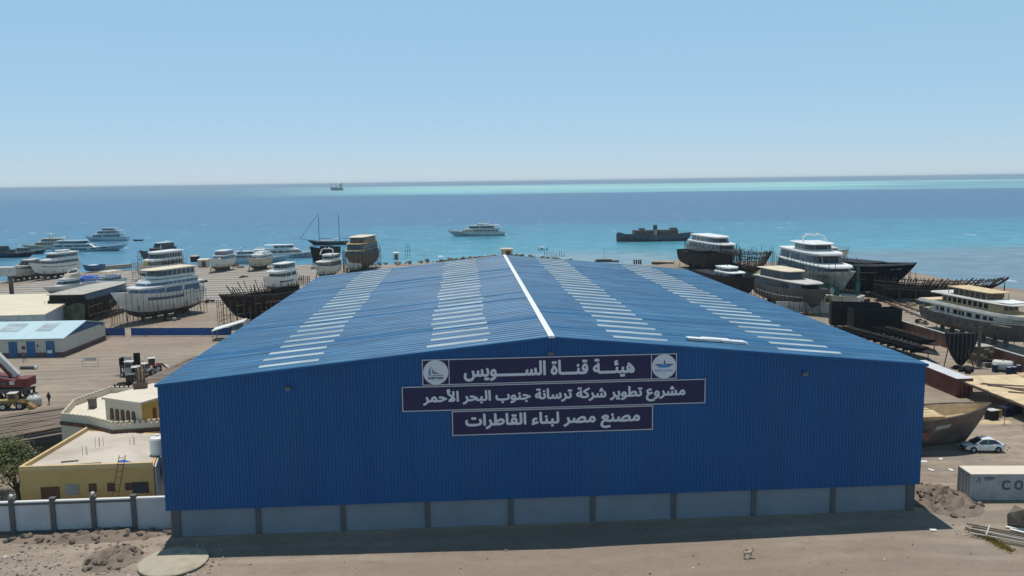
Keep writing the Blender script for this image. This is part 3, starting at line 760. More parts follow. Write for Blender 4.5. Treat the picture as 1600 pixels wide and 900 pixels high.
def rib_hull(label, mid, heading, P, lift=.6, group=None, plank=.55, m=None, rm=None, name="ribbed_hull", nrib=26, rise=1.1, cat="unfinished boat", tops=(0, 1)):
    t = place_boat(name, label, cat, mid, heading, lift, group)
    m = m or darkwood; rm = rm or ribwood; n = 24
    b = MB(); hl = [h * plank for h in (0, .15, .3, .5, .75, 1)]
    for side in (-1, 1):
        vs = []
        for i in range(n + 1):
            for h in hl: vs.append(hull_point(P, i / n, h, side))
        for i in range(n + 1):
            for h in hl:
                p = hull_point(P, i / n, h, side); vs.append(p + Vector((0, -side * min(.12, abs(p.y) * .6), .03)))
        nh = len(hl); o2 = (n + 1) * nh
        fs = [(i * nh + j, (i + 1) * nh + j, (i + 1) * nh + j + 1, i * nh + j + 1) for i in range(n) for j in range(nh - 1)]
        gs = [tuple(k + o2 for k in f)[::-1] for f in fs]
        tp = [(i * nh + nh - 1, (i + 1) * nh + nh - 1, o2 + (i + 1) * nh + nh - 1, o2 + i * nh + nh - 1) for i in range(n)]
        al = fs + gs + tp
        b.add(vs, al if side < 0 else [f[::-1] for f in al])
    b.build("planking", m, t)
    for i in range(nrib):
        tt = .02 + .96 * i / (nrib - 1)
        for s in (-1, 1):
            r = (1 + (rise - 1) * random.uniform(.25, 1.15) if tops[0] <= tt <= tops[1] else 1.0) * random.uniform(.95, 1.03); tt += random.uniform(-.006, .006); tt = min(.985, max(.01, tt))
            pts = [hull_point(P, tt, h, s) for h in (.02, .2, .45, .75, .99)]
            e = pts[-1] + (pts[-1] - pts[-2]).normalized() * P["D"] * (r - 1)
            pts = [p + Vector((0, -s * min(.2, abs(p.y) * .5), 0)) for p in pts] + [e + Vector((0, -s * .15, 0))]
            b = MB(); b.tube(pts, random.uniform(.08, .13), 4); b.build("rib", rm if random.random() < .75 else brownwood, t)
    for h in (.7, .96):
        for s in (-1, 1):
            b = MB(); b.tube([hull_point(P, i / 20, h, s) for i in range(21)], .11, 4); b.build("stringer", rm, t)
    b = MB(); b.tube([hull_point(P, 1, h, 1) * 1.0 for h in (0, .25, .5, .75, 1)], .2, 5); b.build("stem_post", rm, t)
    cradle(t, P, lift, 6)
    return t
LANDL = "yachts hauled out on the left hardstand"
SEAY = "boats lying on the water"
def PP(L, B, D, **k): d = dict(L=L, B=B, D=D); d.update(k); return d

# -- afloat, left cluster
yacht("dark hulled motor yacht afloat at the left edge of the photo", (12, 402), -4, PP(26, 6.5, 2.6, sheer=.2), [dict(x=(.15, .72), rake=2.5, h=2.0, w=.75), dict(x=(.2, .55), h=1.5, w=.6, rake=1.2, ov=(.6, 1.5, .2))], lift=-.9, z=-.8, mats=(navyhull, navyhull, white), group=SEAY, extras=[("arch", .35, .6, 1.2, white)], deckmat=white)
yacht("white sport cruiser with dark green hull moored beside the dark hulled yacht", (46, 397), -5, PP(17, 4.8, 2.2, sheer=.3), [dict(x=(.2, .66), rake=2.2, h=1.6, w=.75, ov=(.3, 1.2, .1))], lift=-.7, z=-.8, mats=(greenhull, greenhull, white), group=SEAY, extras=[("arch", .3, .7, 1.1, white)], deckmat=white)
yacht("beige motor yacht with stepped mast tower moored behind the sport cruisers", (74, 388.5), 184, PP(25, 6.2, 2.5, sheer=.25), [dict(x=(.12, .78), rake=2.5, h=2.0, w=.78), dict(x=(.18, .62), h=1.7, w=.6, rake=1.5, win=(.3, .8), ov=(.8, 1.8, .3))], lift=-.8, z=-.8, mats=(beige, beige), group=SEAY, extras=[("arch", .42, .55, 2.0, beige), ("mast", .45, 2.6, beige)])
yacht("long sleek white yacht with two rows of slanted dark windows and a sharp bow", (143, 392), -4, PP(37, 7.5, 2.9, sheer=.42, rake=.14), [dict(x=(.04, .62), rake=4.5, h=1.9, w=.8, mull=4, win=(.35, .75), front=.5), dict(x=(.08, .48), h=1.5, w=.62, rake=2.0, ov=(1.2, 1.0, .3), win=(.2, .8))], lift=-.9, z=-.8, mats=(bluewhite, navyhull, bluewhite), group=SEAY, extras=[("arch", .16, .6, 1.6, bluewhite), ("strip", .12, .5, .62, .84, glass), ("strip", .55, .62, .68, .84, glass), ("strip", .68, .76, .72, .88, glass)])
yacht("white three decked dive boat with open stern stairs farthest out on the left", (167, 376.5), 183, PP(24, 6.5, 3.0, sheer=.3, rake=.1), [dict(x=(.12, .86), h=2.2, w=.85, rake=2.0, mull=6), dict(x=(.22, .74), h=1.9, w=.75, rake=2.0, mull=5, ov=(.5, 3, .3)), dict(x=(.3, .6), h=1.3, w=.6, rake=.8, win=(.3, .9), ov=(.4, 2, .2))], lift=-.9, z=-.8, mats=(bluewhite, bluewhite), group=SEAY, extras=[("stairs",)])
yacht("large white twin deck yacht moored end on to the jetty with a raised bridge", (452, 402.5), 4, PP(31, 7, 3.0, sheer=.38, rake=.14), [dict(x=(.05, .72), h=2.0, w=.8, rake=3.0, win=(.35, .75), mull=3), dict(x=(.3, .6), h=1.7, w=.65, rake=1.8, ov=(.6, 4, .3), mull=2)], lift=-.9, z=-.8, mats=(white, white), group=SEAY, extras=[("mast", .5, 3.0), ("strip", .35, .8, .6, .72, glass, "hull_window", 6)])
yacht("pale turquoise hulled yacht lying in front of the large twin deck yacht", (408, 410), 6, PP(24, 6, 2.8, sheer=.35), [dict(x=(.08, .6), h=1.8, w=.78, rake=2.6), dict(x=(.12, .4), h=1.2, w=.6, rake=1.0, win=(.3, .8))], lift=-.9, z=-.8, mats=(bluewhite, bluewhite), group=SEAY, extras=[("arch", .2, .6, 1.2)])
def ketch():
    P = PP(21, 5, 2.4, sheer=.5, rake=.16, tw=.5, stern=.2)
    t = place_boat("sailing_ketch", "dark blue two masted sailing ketch anchored off the yard", "sailing boat", (512, 382.5), 178, -.8, SEAY, -.8)
    hull_obj(P, t, (navyhull, navyhull, navyhull), deckmat=oldwhite)
    deckhouse(t, -5, 4.5, 2.1, 1.0, 1.5, oldwhite, greywin, rake=.8, win=(.3, .8), mull=1)
    b = MB(); b.box((-5.5, 0, 3.9), (4, 2.6, .12)); b.build("awning", oldwhite, t)
    for x, h in ((4.3, 17.5), (-6.2, 16.8)):
        b = MB(); b.tube([(x, 0, 2), (x, 0, h)], [.17, .1], 6); m_ = b.build("mast", darkgrey, t)
        b = MB(); b.tube([(x - .1, 0, 4.2), (x - 6.5, 0, 4.0)], .13, 5); b.build("boom", polewood, m_)
        b = MB(); b.tube([(x, -1.2, h * .6), (x, 1.2, h * .6)], .05, 4); b.build("spreader", darkgrey, m_)
        for s in (-1, 1):
            b = MB(); b.tube([(x - .3, s * 2.2, 2.3), (x, s * .1, h - .3)], .025, 4); b.build("shroud", darkgrey, m_)
    b = MB(); b.tube([(9.5, 0, 3.3), (14.2, 0, 4.3)], [.16, .09], 6); b.build("bowsprit", darkgrey, t)
    b = MB(); b.tube([(14.1, 0, 4.3), (4.4, 0, 17.0)], .10, 5); b.build("furled_jib", darkgrey, t)
    b = MB(); b.tube([(4.3, 0, 17.3), (-6.2, 0, 16.5)], .02, 4); b.build("stay", darkgrey, t)
ketch()
yacht("white cruise yacht anchored alone beyond the ridge of the blue roof", (744, 368.5), 180, PP(34, 7.5, 3.2, sheer=.4, rake=.13), [dict(x=(.1, .8), h=2.1, w=.8, rake=4, mull=2.2, win=(.4, .72), front=.45), dict(x=(.18, .66), h=1.9, w=.68, rake=2.6, mull=9, win=(.3, .75), ov=(.6, 3.5, .3), front=.4), dict(x=(.36, .5), h=.9, w=.4, rake=.8, gl=None, ov=(.2, 3, .3))], lift=-.9, z=-.8, mats=(oldwhite, oldwhite, bluewhite), group=SEAY, extras=[("platform", oldwhite), ("arch", .3, .55, 1.0), ("stairs",)])
def steam_ship():
    P = PP(40, 8.5, 4.4, sheer=.12, rake=.01, tw=.55, stern=.16, full=.5, bowpow=3, counter=.09, deck_h=.86, forefoot=.0)
    t = place_boat("old_ship", "old dark grey ship with plain block cabins and a funnel amidships", "ship", (1022, 376.5), 180, -1.0, SEAY, -.8)
    hull_obj(P, t, (greyhull, greyhull, greyhull), deckmat=primer)
    b = MB(); b.prism([hull_point(P, .86, 1, -1)[:2], hull_point(P, .93, 1, -1)[:2], hull_point(P, .985, 1, -1)[:2], hull_point(P, .985, 1, 1)[:2], hull_point(P, .93, 1, 1)[:2], hull_point(P, .86, 1, 1)[:2]], 4.2, [4.5, 5.6, 5.9, 5.9, 5.6, 4.5]); b.build("forecastle", greyhull, t)
    for x0, x1 in ((1.2, 10.8), (-11.8, -2.2)):
        b = MB(); b.box(((x0 + x1) / 2, 0, 5.2), (x1 - x0, 6.6, 2.9)); o = b.build("cabin_block", brownwood, t)
        b = MB()
        for s in (-1, 1):
            for i in range(6): b.box((x0 + 1 + i * (x1 - x0 - 2) / 5, s * 3.31, 5.5), (.7, .04, .8))
        b.build("window", glass, o)
        b = MB(); b.box(((x0 + x1) / 2, 0, 6.72), (x1 - x0 + .4, 7, .14)); b.build("deck_roof", greyhull, o)
    b = MB(); b.box((6.5, 0, 7.3), (2.6, 3, 1.0)); b.build("bridge_box", greyhull, t)
    b = MB(); b.box((-10, 0, 7.3), (3.4, 3.6, 1.0)); b.build("stern_box", greyhull, t)
    b = MB(); b.lathe([(1.5, 3.8), (1.45, 7.0)], (-.5, 0, 0), 18); f = b.build("funnel", primer, t)
    b = MB(); b.lathe([(1.05, 7.0), (1.05, 9.0), (1.15, 9.0), (1.1, 9.3)], (-.5, 0, 0), 18); b.build("funnel_cap", greyhull, f)
    railing(t, [hull_point(P, .03, 1, -1), hull_point(P, .2, 1, -1)], 1.0, greyhull); railing(t, [hull_point(P, .03, 1, 1), hull_point(P, .2, 1, 1)], 1.0, greyhull)
    b = MB(); b.tube([(13, 4.2, 3.6), (11.5, 4.4, .6)], .05, 4); b.build("anchor_chain", metal, t)
steam_ship()
def cargo_ship():
    p = at(526, 297.6, -.8)
    t = thing("cargo_ship", "small dark cargo ship with two deck cranes far out on the horizon", "ship", (p.x, p.y, -2.2), R_(176), SEAY); t.scale = (1.05, 1.2, 1.5)
    P = PP(58, 11, 8.5, sheer=.12, rake=.06, tw=.8); hull_obj(P, t, (greyhull, redfoul, greyhull))
    deckhouse(t, -26, -12, 7.5, 13, 4.8, primer, glass, rake=.5, win=(.8, .9))
    for x in (2, 24):
        b = MB(); b.tube([(x, 0, 7), (x, 0, 22)], [.9, .7], 6); c_ = b.build("deck_crane", greyhull, t)
        b = MB(); b.tube([(x, 0, 21), (x - (10 if x > 10 else -9), 0, 20.5)], .5, 5); b.build("crane_jib", greyhull, c_)
    b = MB(); b.box((7, 0, 9.4), (30, 8, 2.2)); b.build("hatch_cover", greyhull, t)
    b = MB(); b.box((-24, 0, 22), (3.4, 3.4, 4)); b.build("funnel", greyhull, t)
cargo_ship()
def small_boat(label, mid, heading, L, B, D, m, z=-.8, lift=-.25, cab=None, group=SEAY, cat="dinghy", name="dinghy", m2=None):
    P = PP(L, B, D, sheer=.35, deck_h=.55); t = place_boat(name, label, cat, mid, heading, lift, group, z)
    hull_obj(P, t, (m, m, m), n=12, deckmat=m2 or oldwhite)
    b = MB()
    for x in (-.22, .08): b.box((x * L, 0, D * .75), (.3, B * .8, .06))
    b.build("thwart", m2 or oldwhite, t)
    if cab: deckhouse(t, -L * .1, L * .2, D * .5, 1.1, B * .3, cab, glass, rake=.4, roof=True)
    b = MB(); b.box((-L / 2 - .15, 0, D * .8), (.3, .4, .8)); b.build("outboard_motor", rubber, t)
    return t
small_boat("tiny dark dinghy on the water beside the dive boat", (215, 376.3), 185, 5.5, 2, .9, navyhull)
small_boat("tiny white speedboat on the water just off the far end of the roof", (847, 390.5), 170, 4.6, 1.9, .8, cleanwhite, cab=cleanwhite, cat="speedboat", name="speedboat")
t = thing("work_raft", "flat dark work raft with a thin pole floating just past the shore", "raft", at(948, 409, -.8), R_(-8), SEAY)
b = MB(); b.box((0, 0, .25), (9.5, 3.2, .7)); b.build("pontoon", greyhull, t); b = MB(); b.box((-1, 0, .75), (6, 2.6, .3)); b.build("platform", darkwood, t); b = MB(); b.tube([(-1, 0, .6), (-1, 0, 5.5)], .06, 5); b.build("pole", metal, t)

# -- hauled out, left
yacht("white and tan sport yacht with open glazed wheelhouse hauled out at the left edge", (36, 438), 252, PP(17.5, 5.2, 3.3, sheer=.3, rake=.16), [dict(x=(.1, .7), h=1.3, w=.82, rake=2.4, m=beige, win=(.1, .7)), dict(x=(.15, .52), h=1.6, w=.72, rake=1.6, m=beige, win=(.1, .85), ov=(.2, .5, .1), rm=oldwhite)], mats=(oldwhite, antifoul, brownwood), group=LANDL, deckmat=beige)
yacht("large white passenger yacht with three tiered decks on dry land near the blue tarp", (85, 435), 251, PP(20, 6, 4.3, sheer=.3, rake=.14), [dict(x=(.05, .8), h=1.9, w=.84, rake=2.4, win=(.35, .8), ov=(.9, .5, .2)), dict(x=(.05, .62), h=1.9, w=.74, rake=1.6, win=(.3, .8), ov=(.8, .6, .3)), dict(x=(.2, .42), h=.6, w=.4, rake=.5, gl=None)], lift=1.2, group=LANDL, extras=[("strip", .1, .85, .74, .8, greywin)])
bw = yacht("grey unfinished hull wrapped in dark sheeting at the water's edge behind the hardstand", (248, 412), 250, PP(21, 6, 4.0, sheer=.4), [dict(x=(.1, .72), h=2.0, w=.8, rake=2, m=greyhull), dict(x=(.15, .55), h=1.8, w=.7, rake=1, m=greyhull, rm=bluewhite)], mats=(greyhull, antifoul), group=LANDL, rail=False)
scaffold("dark scaffolding round the grey wrapped hull at the water's edge", bw, PP(21, 6, 4), 7, m=ribwood, levels=2)
P10 = PP(22, 6.5, 3.8, sheer=.25, rake=.14)
b10 = yacht("white yacht with two rounded white roofs and a yellow window panel in scaffolding", (247, 434), 248, P10, [dict(x=(.06, .72), h=2.0, w=.85, rake=1.0, win=(.1, .85), ov=(.7, .5, .3), thick=.5, rm=cleanwhite), dict(x=(.06, .62), h=1.9, w=.78, rake=1.0, win=(.15, .85), ov=(.7, .8, .3), thick=.5, rm=cleanwhite)], group=LANDL, extras=[("mast", .4, 2.2)])
b = MB(); zz = P10["D"] * .9; b.box((22 * .72 - 11 - .4, -1.0, zz + 1.1), (.12, 2.0, 1.3)); b.build("yellow_window_panel", yellowply, b10)
scaffold("thin pole scaffolding round the white yacht with two rounded roofs", b10, P10, 7.5, levels=2)
yacht("small white cabin cruiser with five square front windows behind the cream roofed shed", (98, 460), 247, PP(13.5, 4.6, 2.2, sheer=.25, rake=.18), [dict(x=(.15, .66), h=2.0, w=.8, rake=2.6, win=(.35, .72), front=.5, mull=.9), dict(x=(.1, .42), h=1.2, w=.7, rake=1, gl=None, m=beige, roof=False)], lift=.6, group=LANDL, mats=(white, antifoul), rail=False, extras=[("arch", .2, .8, 1.0)])
yacht("small pale blue white cruiser with a flat canopy, beside the long tarp roofed hull", (164, 455), 248, PP(14.5, 4.4, 2.6, sheer=.28, rake=.16), [dict(x=(.15, .7), h=1.5, w=.8, rake=2.6, win=(.4, .7), m=bluewhite)], lift=.8, group=LANDL, mats=(bluewhite, antifoul), extras=[("canopy", .12, .5, 1.3, oldwhite, .85)])
P16 = PP(25, 7.6, 5.6, sheer=.26, rake=.17, bowpow=2.6)
b16 = yacht("big white yacht under construction in pole scaffolding, the largest on the left hardstand", (246, 498), 243, P16, [dict(x=(.06, .80), h=2.0, w=.88, rake=2.0, gl=blueglass, win=(.15, .85), ov=(1.2, 1, .25), mull=5, thick=.3), dict(x=(.08, .68), h=1.3, w=.82, rake=1.2, gl=blueglass, win=(.15, .55), roof=False), dict(x=(.1, .55), h=1.9, w=.72, rake=.5, win=(.3, .9), ov=(1.9, .8, .3), rm=cream, dz=0, thick=.2)], lift=1.2, group=LANDL, rail=False, mats=(white, antifoul, white), extras=[("strip", .3, .72, .72, .84, blueglass)])
scaffold("pole scaffolding round the largest white yacht on the left hardstand", b16, P16, 7.6, step=1.1, levels=2, mx=96)
yacht("white yacht with green glazed wheelhouse standing alone on the far hardstand", (345, 424), 258, PP(15.5, 5.6, 3.6, sheer=.26, rake=.14), [dict(x=(.05, .78), h=1.7, w=.85, rake=2.4, gl=greywin, win=(.3, .9)), dict(x=(.1, .6), h=1.5, w=.75, rake=1.0, gl=greywin, win=(.1, .8), ov=(.4, .4, .2))], lift=1.2, group=LANDL, mats=(white, redfoul), rail=False)
yacht("white yacht with tan weathered hull on the far hardstand, beside the green glazed one", (404, 422), 256, PP(15, 5.4, 3.6, sheer=.28, rake=.14), [dict(x=(.05, .75), h=1.7, w=.84, rake=2.2, m=white, win=(.5, .7)), dict(x=(.08, .5), h=.8, w=.75, rake=.8, m=white, gl=None, roof=False)], lift=1.0, group=LANDL, mats=(beige, antifoul, white), deckmat=white, extras=[("arch", .45, .8, 1.3, white)])
yacht("white yacht with black windows and rounded flybridge, behind the dark wooden hull", (436, 455), 252, PP(16, 5.4, 3.8, sheer=.28, rake=.15), [dict(x=(.08, .7), h=1.9, w=.85, rake=.8, win=(.1, .75), ov=(1.6, .6, .25), thick=.4, mull=3), dict(x=(.1, .52), h=1.7, w=.75, rake=.4, win=(.3, .9), ov=(.6, .6, .2))], lift=.8, group=LANDL, mats=(white, antifoul), rail=False, extras=[("strip", .2, .7, .55, .7, blueglass)])
PL24 = PP(29, 8.4, 5.8, sheer=.22, rake=.16, full=.5)
bl24 = rib_hull("dark planked wooden hull with rib ends sticking up, in front on the left hardstand", (420, 500), 240, PP(29, 8.4, 5.8, sheer=.22, rake=.16, full=.5), lift=.8, plank=.92, rise=1.42, tops=(.35, .8), group="unfinished boats in the yard", nrib=34)
scaffold("rough pole scaffolding round the bow of the dark planked wooden hull", bl24, PL24, 6.0, step=1.3, m=polewood, t0=.55, t1=1.0, levels=3, lift=.8)
yacht("white fishing yacht with tan wood aft deck and a windscreen frame on its top", (510, 434), 256, PP(17, 5.6, 3.4, sheer=.3, rake=.14), [dict(x=(.05, .72), h=2.0, w=.85, rake=.6, m=ply, win=(.1, .8), ov=(1.6, .5, .25), rm=white, mull=.8), dict(x=(.1, .5), h=1.6, w=.72, rake=1.0, win=(.4, .8), ov=(.6, .3, .3), thick=.3)], lift=.8, group=LANDL, mats=(oldwhite, antifoul), extras=[("arch", .45, .8, 1.9, white)])
yacht("dark steel bow of an unfinished hull standing behind the fishing yacht", (506, 416), 252, PP(20, 6, 6.0, sheer=.3, rake=.1), [dict(x=(.3, .55), h=1.5, w=.6, m=blacksteel)], lift=.8, group=LANDL, mats=(blacksteel, blacksteel), name="steel_hull", cat="unfinished boat", rail=False)
P29 = PP(24, 8, 5.4, sheer=.15, rake=.08, tw=.9)
b29 = yacht("brown timber three storey passenger boat under construction with a flat cream roof", (563, 423), 259, P29, [dict(x=(.04, .84), h=2.2, w=.92, rake=.3, m=brownwood, win=(.3, .85), mull=.8, ov=(.6, .4, .3), rm=beige, gl=glass), dict(x=(.06, .78), h=2.1, w=.88, rake=.3, m=brownwood, win=(.25, .85), mull=.8, ov=(.9, .5, .3), rm=ply, rail=True, railm=ply), dict(x=(.1, .66), h=2.0, w=.78, rake=.2, m=brownwood, win=(.55, .9), mull=1.2, ov=(.9, .5, .4), rm=cream)], lift=1.0, group=LANDL, mats=(brownwood, antifoul), rail=False)
scaffold("close pole scaffolding round the brown timber three storey boat", b29, P29, 8.5, step=1.7, m=ribwood, levels=3)
yacht("small white open boat with a curved white hardtop in front of the brown timber boat", (553, 426), 256, PP(12, 4.6, 2.8, sheer=.35, rake=.16), [dict(x=(.1, .5), h=1.5, w=.7, rake=.5, win=(.2, .8), ov=(.9, .3, .2), thick=.25), ], lift=.8, group=LANDL, mats=(oldwhite, antifoul), deckmat=greyconc)
small_boat("small blue open boat on the ground next to the stone jetty", (146, 425), 245, 9, 3.2, 2.0, mat("blue_boat_paint", (.05, .13, .28), .5, .15), z=0, lift=.4, group=None, cat="boat", name="open_boat", cab=cleanwhite)

# -- hauled out, right
P2R = PP(34, 8.0, 5.6, sheer=.2, rake=.12)
yacht("long dark steel hull with open deck alongside the right edge of the roof, farthest back", (1105, 424), 281, P2R, [dict(x=(.2, .5), h=1.2, w=.6, m=blacksteel, gl=None)], lift=.8, mats=(blacksteel, blacksteel), name="steel_hull", cat="unfinished boat", rail=False, group="unfinished boats in the yard")
P1R = PP(35, 9.0, 6.4, sheer=.12, rake=.12, bowpow=2.8)
b1r = yacht("white yacht with stacked white visor roofs rising behind the dark hulls on the right", (1116, 418), 277, P1R, [dict(x=(.1, .84), h=2.2, w=.9, rake=1.6, win=(.3, .9), ov=(1.3, .6, .3), thick=.45, rm=cleanwhite, mull=4), dict(x=(.15, .7), h=1.8, w=.78, rake=1.2, win=(.2, .85), ov=(1.1, 1, .3), thick=.4, rm=cleanwhite, mull=4)], lift=1.0, mats=(oldwhite, antifoul), group="yachts under construction on the right", rail=False, extras=[("strip", .45, .8, .78, .88, glass, "hull_window", 5)])
scaffold("pole scaffolding round the white yacht with stacked visor roofs", b1r, P1R, 8.5, step=1.6, m=ribwood, levels=3)
P3R = PP(25, 7, 6.0, sheer=.25, rake=.2)
b3r = rib_hull("skeleton hull of bare dark ribs inside dense poles, right of the stacked visor yacht", (1168, 428), 285, P3R, lift=.8, plank=.25, rise=1.15, group="unfinished boats in the yard", nrib=26)
scaffold("dense dark poles round the skeleton hull behind the brown yacht", b3r, P3R, 8.5, step=1.4, m=ribwood, levels=3, lift=.8)
yacht("dark hulled boat with a small round white wheelhouse beside the right eaves", (1134, 459), 281, PP(33, 7.6, 4.8, sheer=.2, rake=.12), [dict(x=(.45, .72), h=1.3, w=.7, rake=1.4, m=white, win=(.3, .85), ov=(1.2, .2, .2), rm=cleanwhite, thick=.3), dict(x=(.45, .62), h=1.0, w=.55, rake=.5, m=white, win=(.1, .7), ov=(.5, .6, .2), rm=cleanwhite)], lift=.8, mats=(blacksteel, blacksteel), rail=False, group="yachts under construction on the right", extras=[("mast", .52, 1.6)])
P5R = PP(29, 8, 4.6, sheer=.22, rake=.14)
b5r = yacht("brown hulled yacht with cream canopy roof over a white foredeck, next to the roof edge", (1238, 481), 279, P5R, [dict(x=(.08, .8), h=1.9, w=.88, rake=1.2, m=rustyhull, win=(.2, .8), ov=(1.9, .6, .2), rm=oldwhite, thick=.3, mull=3), dict(x=(.15, .55), h=1.8, w=.78, rake=.6, m=brownwood, win=(.2, .9), ov=(.9, 1.2, .3), rm=cream, thick=.25, mull=2)], lift=1.0, mats=(greyhull, antifoul, rustyhull), group="yachts under construction on the right", rail=False, extras=[("strip", .1, .8, .55, .59, white)])
scaffold("dark pole staging along the brown hulled yacht", b5r, P5R, 4.6, step=1.5, m=ribwood, levels=2)
P6R = PP(40, 10.4, 6.8, sheer=.22, rake=.16, bowpow=2.7)
b6r = yacht("biggest white yacht under construction, with green netting and a goalpost arch on top", (1278, 465), 268, P6R, [dict(x=(.06, .84), h=2.2, w=.9, rake=1.5, win=(.15, .85), ov=(1.7, .8, .3), thick=.5, rm=cleanwhite, mull=7, m=greyhull), dict(x=(.08, .7), h=2.2, w=.85, rake=1.5, win=(.15, .85), ov=(1.5, 1, .3), thick=.5, rm=cleanwhite, mull=7), dict(x=(.3, .54), h=1.7, w=.7, rake=.8, win=(.3, .9), ov=(1.3, 2.5, .6), thick=.3, rm=cleanwhite, m=primer)], lift=1.0, mats=(primer, antifoul, primer), group="yachts under construction on the right", rail=False, deckmat=oldwhite, extras=[("arch", .42, .6, 1.9, cleanwhite), ("strip", .05, .97, .90, 1.0, oldwhite, "bulwark_band")])
sc6 = scaffold("tall poles hung with green netting round the biggest white yacht", b6r, P6R, 10.5, step=1.7, m=mat("green_grey_pole", (.08, .13, .12), .7, .3), levels=2)
for s, t0, t1, z0, z1 in ((-1, .62, .98, 0, 6.5), (1, .72, .99, 0, 7.0), (-1, .05, .5, 3.2, 7.0)):
    b = MB(); n = 16; vs = []
    for i in range(n + 1):
        tt = t0 + (t1 - t0) * i / n; p = hull_point(P6R, tt, 1, s); wv = .35 * math.sin(i * 1.9) + random.uniform(-.15, .15)
        top = z1 + random.uniform(-1.6, .9)
        for k in range(6):
            f = k / 5; vs.append((p.x + random.uniform(-.1, .1), p.y + s * (1.0 + wv * f) , z0 + (top - z0) * f + random.uniform(-.1, .1)))
    fs = [(i * 6 + k, (i + 1) * 6 + k, (i + 1) * 6 + k + 1, i * 6 + k + 1) for i in range(n) for k in range(5) if random.random() < .62]
    b.add(vs, fs); b.build("debris_netting", teal, sc6)
yacht("white yacht seen only by its rounded bow, behind the biggest white yacht", (1296, 430), 268, PP(26, 7, 7.2, sheer=.2, rake=.15), [dict(x=(.1, .6), h=1.6, w=.7, rake=1)], lift=1, mats=(oldwhite, antifoul), group="yachts under construction on the right")
P7R = PP(36, 9, 7.4, sheer=.2, rake=.18, bowpow=2.6, deck_h=.86)
b7r = yacht("high black steel hull with a flat black canopy deck, bow towards the right", (1334, 457), 297, P7R, [dict(x=(.1, .66), h=1.5, w=.7, m=blacksteel, gl=None, ov=(1.5, 1, 1.0), rm=blacksteel, front=.1, nose=.8, rake=.2)], lift=1.0, mats=(blacksteel, blacksteel), name="steel_hull", cat="unfinished boat", rail=False, group="unfinished boats in the yard", extras=[("strip", .3, .99, .93, 1.0, primer, "bulwark_band"), ("strip", .86, .94, .78, .8, oldwhite, "draught_mark", 2), ("strip", .55, .78, .70, .715, primer, "chalk_mark")])
scaffold("sparse poles round the high black steel hull", b7r, P7R, 7.5, step=2.4, m=ribwood, levels=1)
P8R = PP(29, 7, 4.4, sheer=.42, rake=.26, full=.5)
b8r = rib_hull("long skeleton hull with standing rib tops, between the black steel hull and the sea", (1466, 474), 322, P8R, lift=.8, plank=.72, rise=1.18, tops=(0, 1), group="unfinished boats in the yard", nrib=44)
scaffold("low poles round the long skeleton hull by the shallows", b8r, P8R, 5.5, step=2.6, m=ribwood, levels=1, lift=.8)
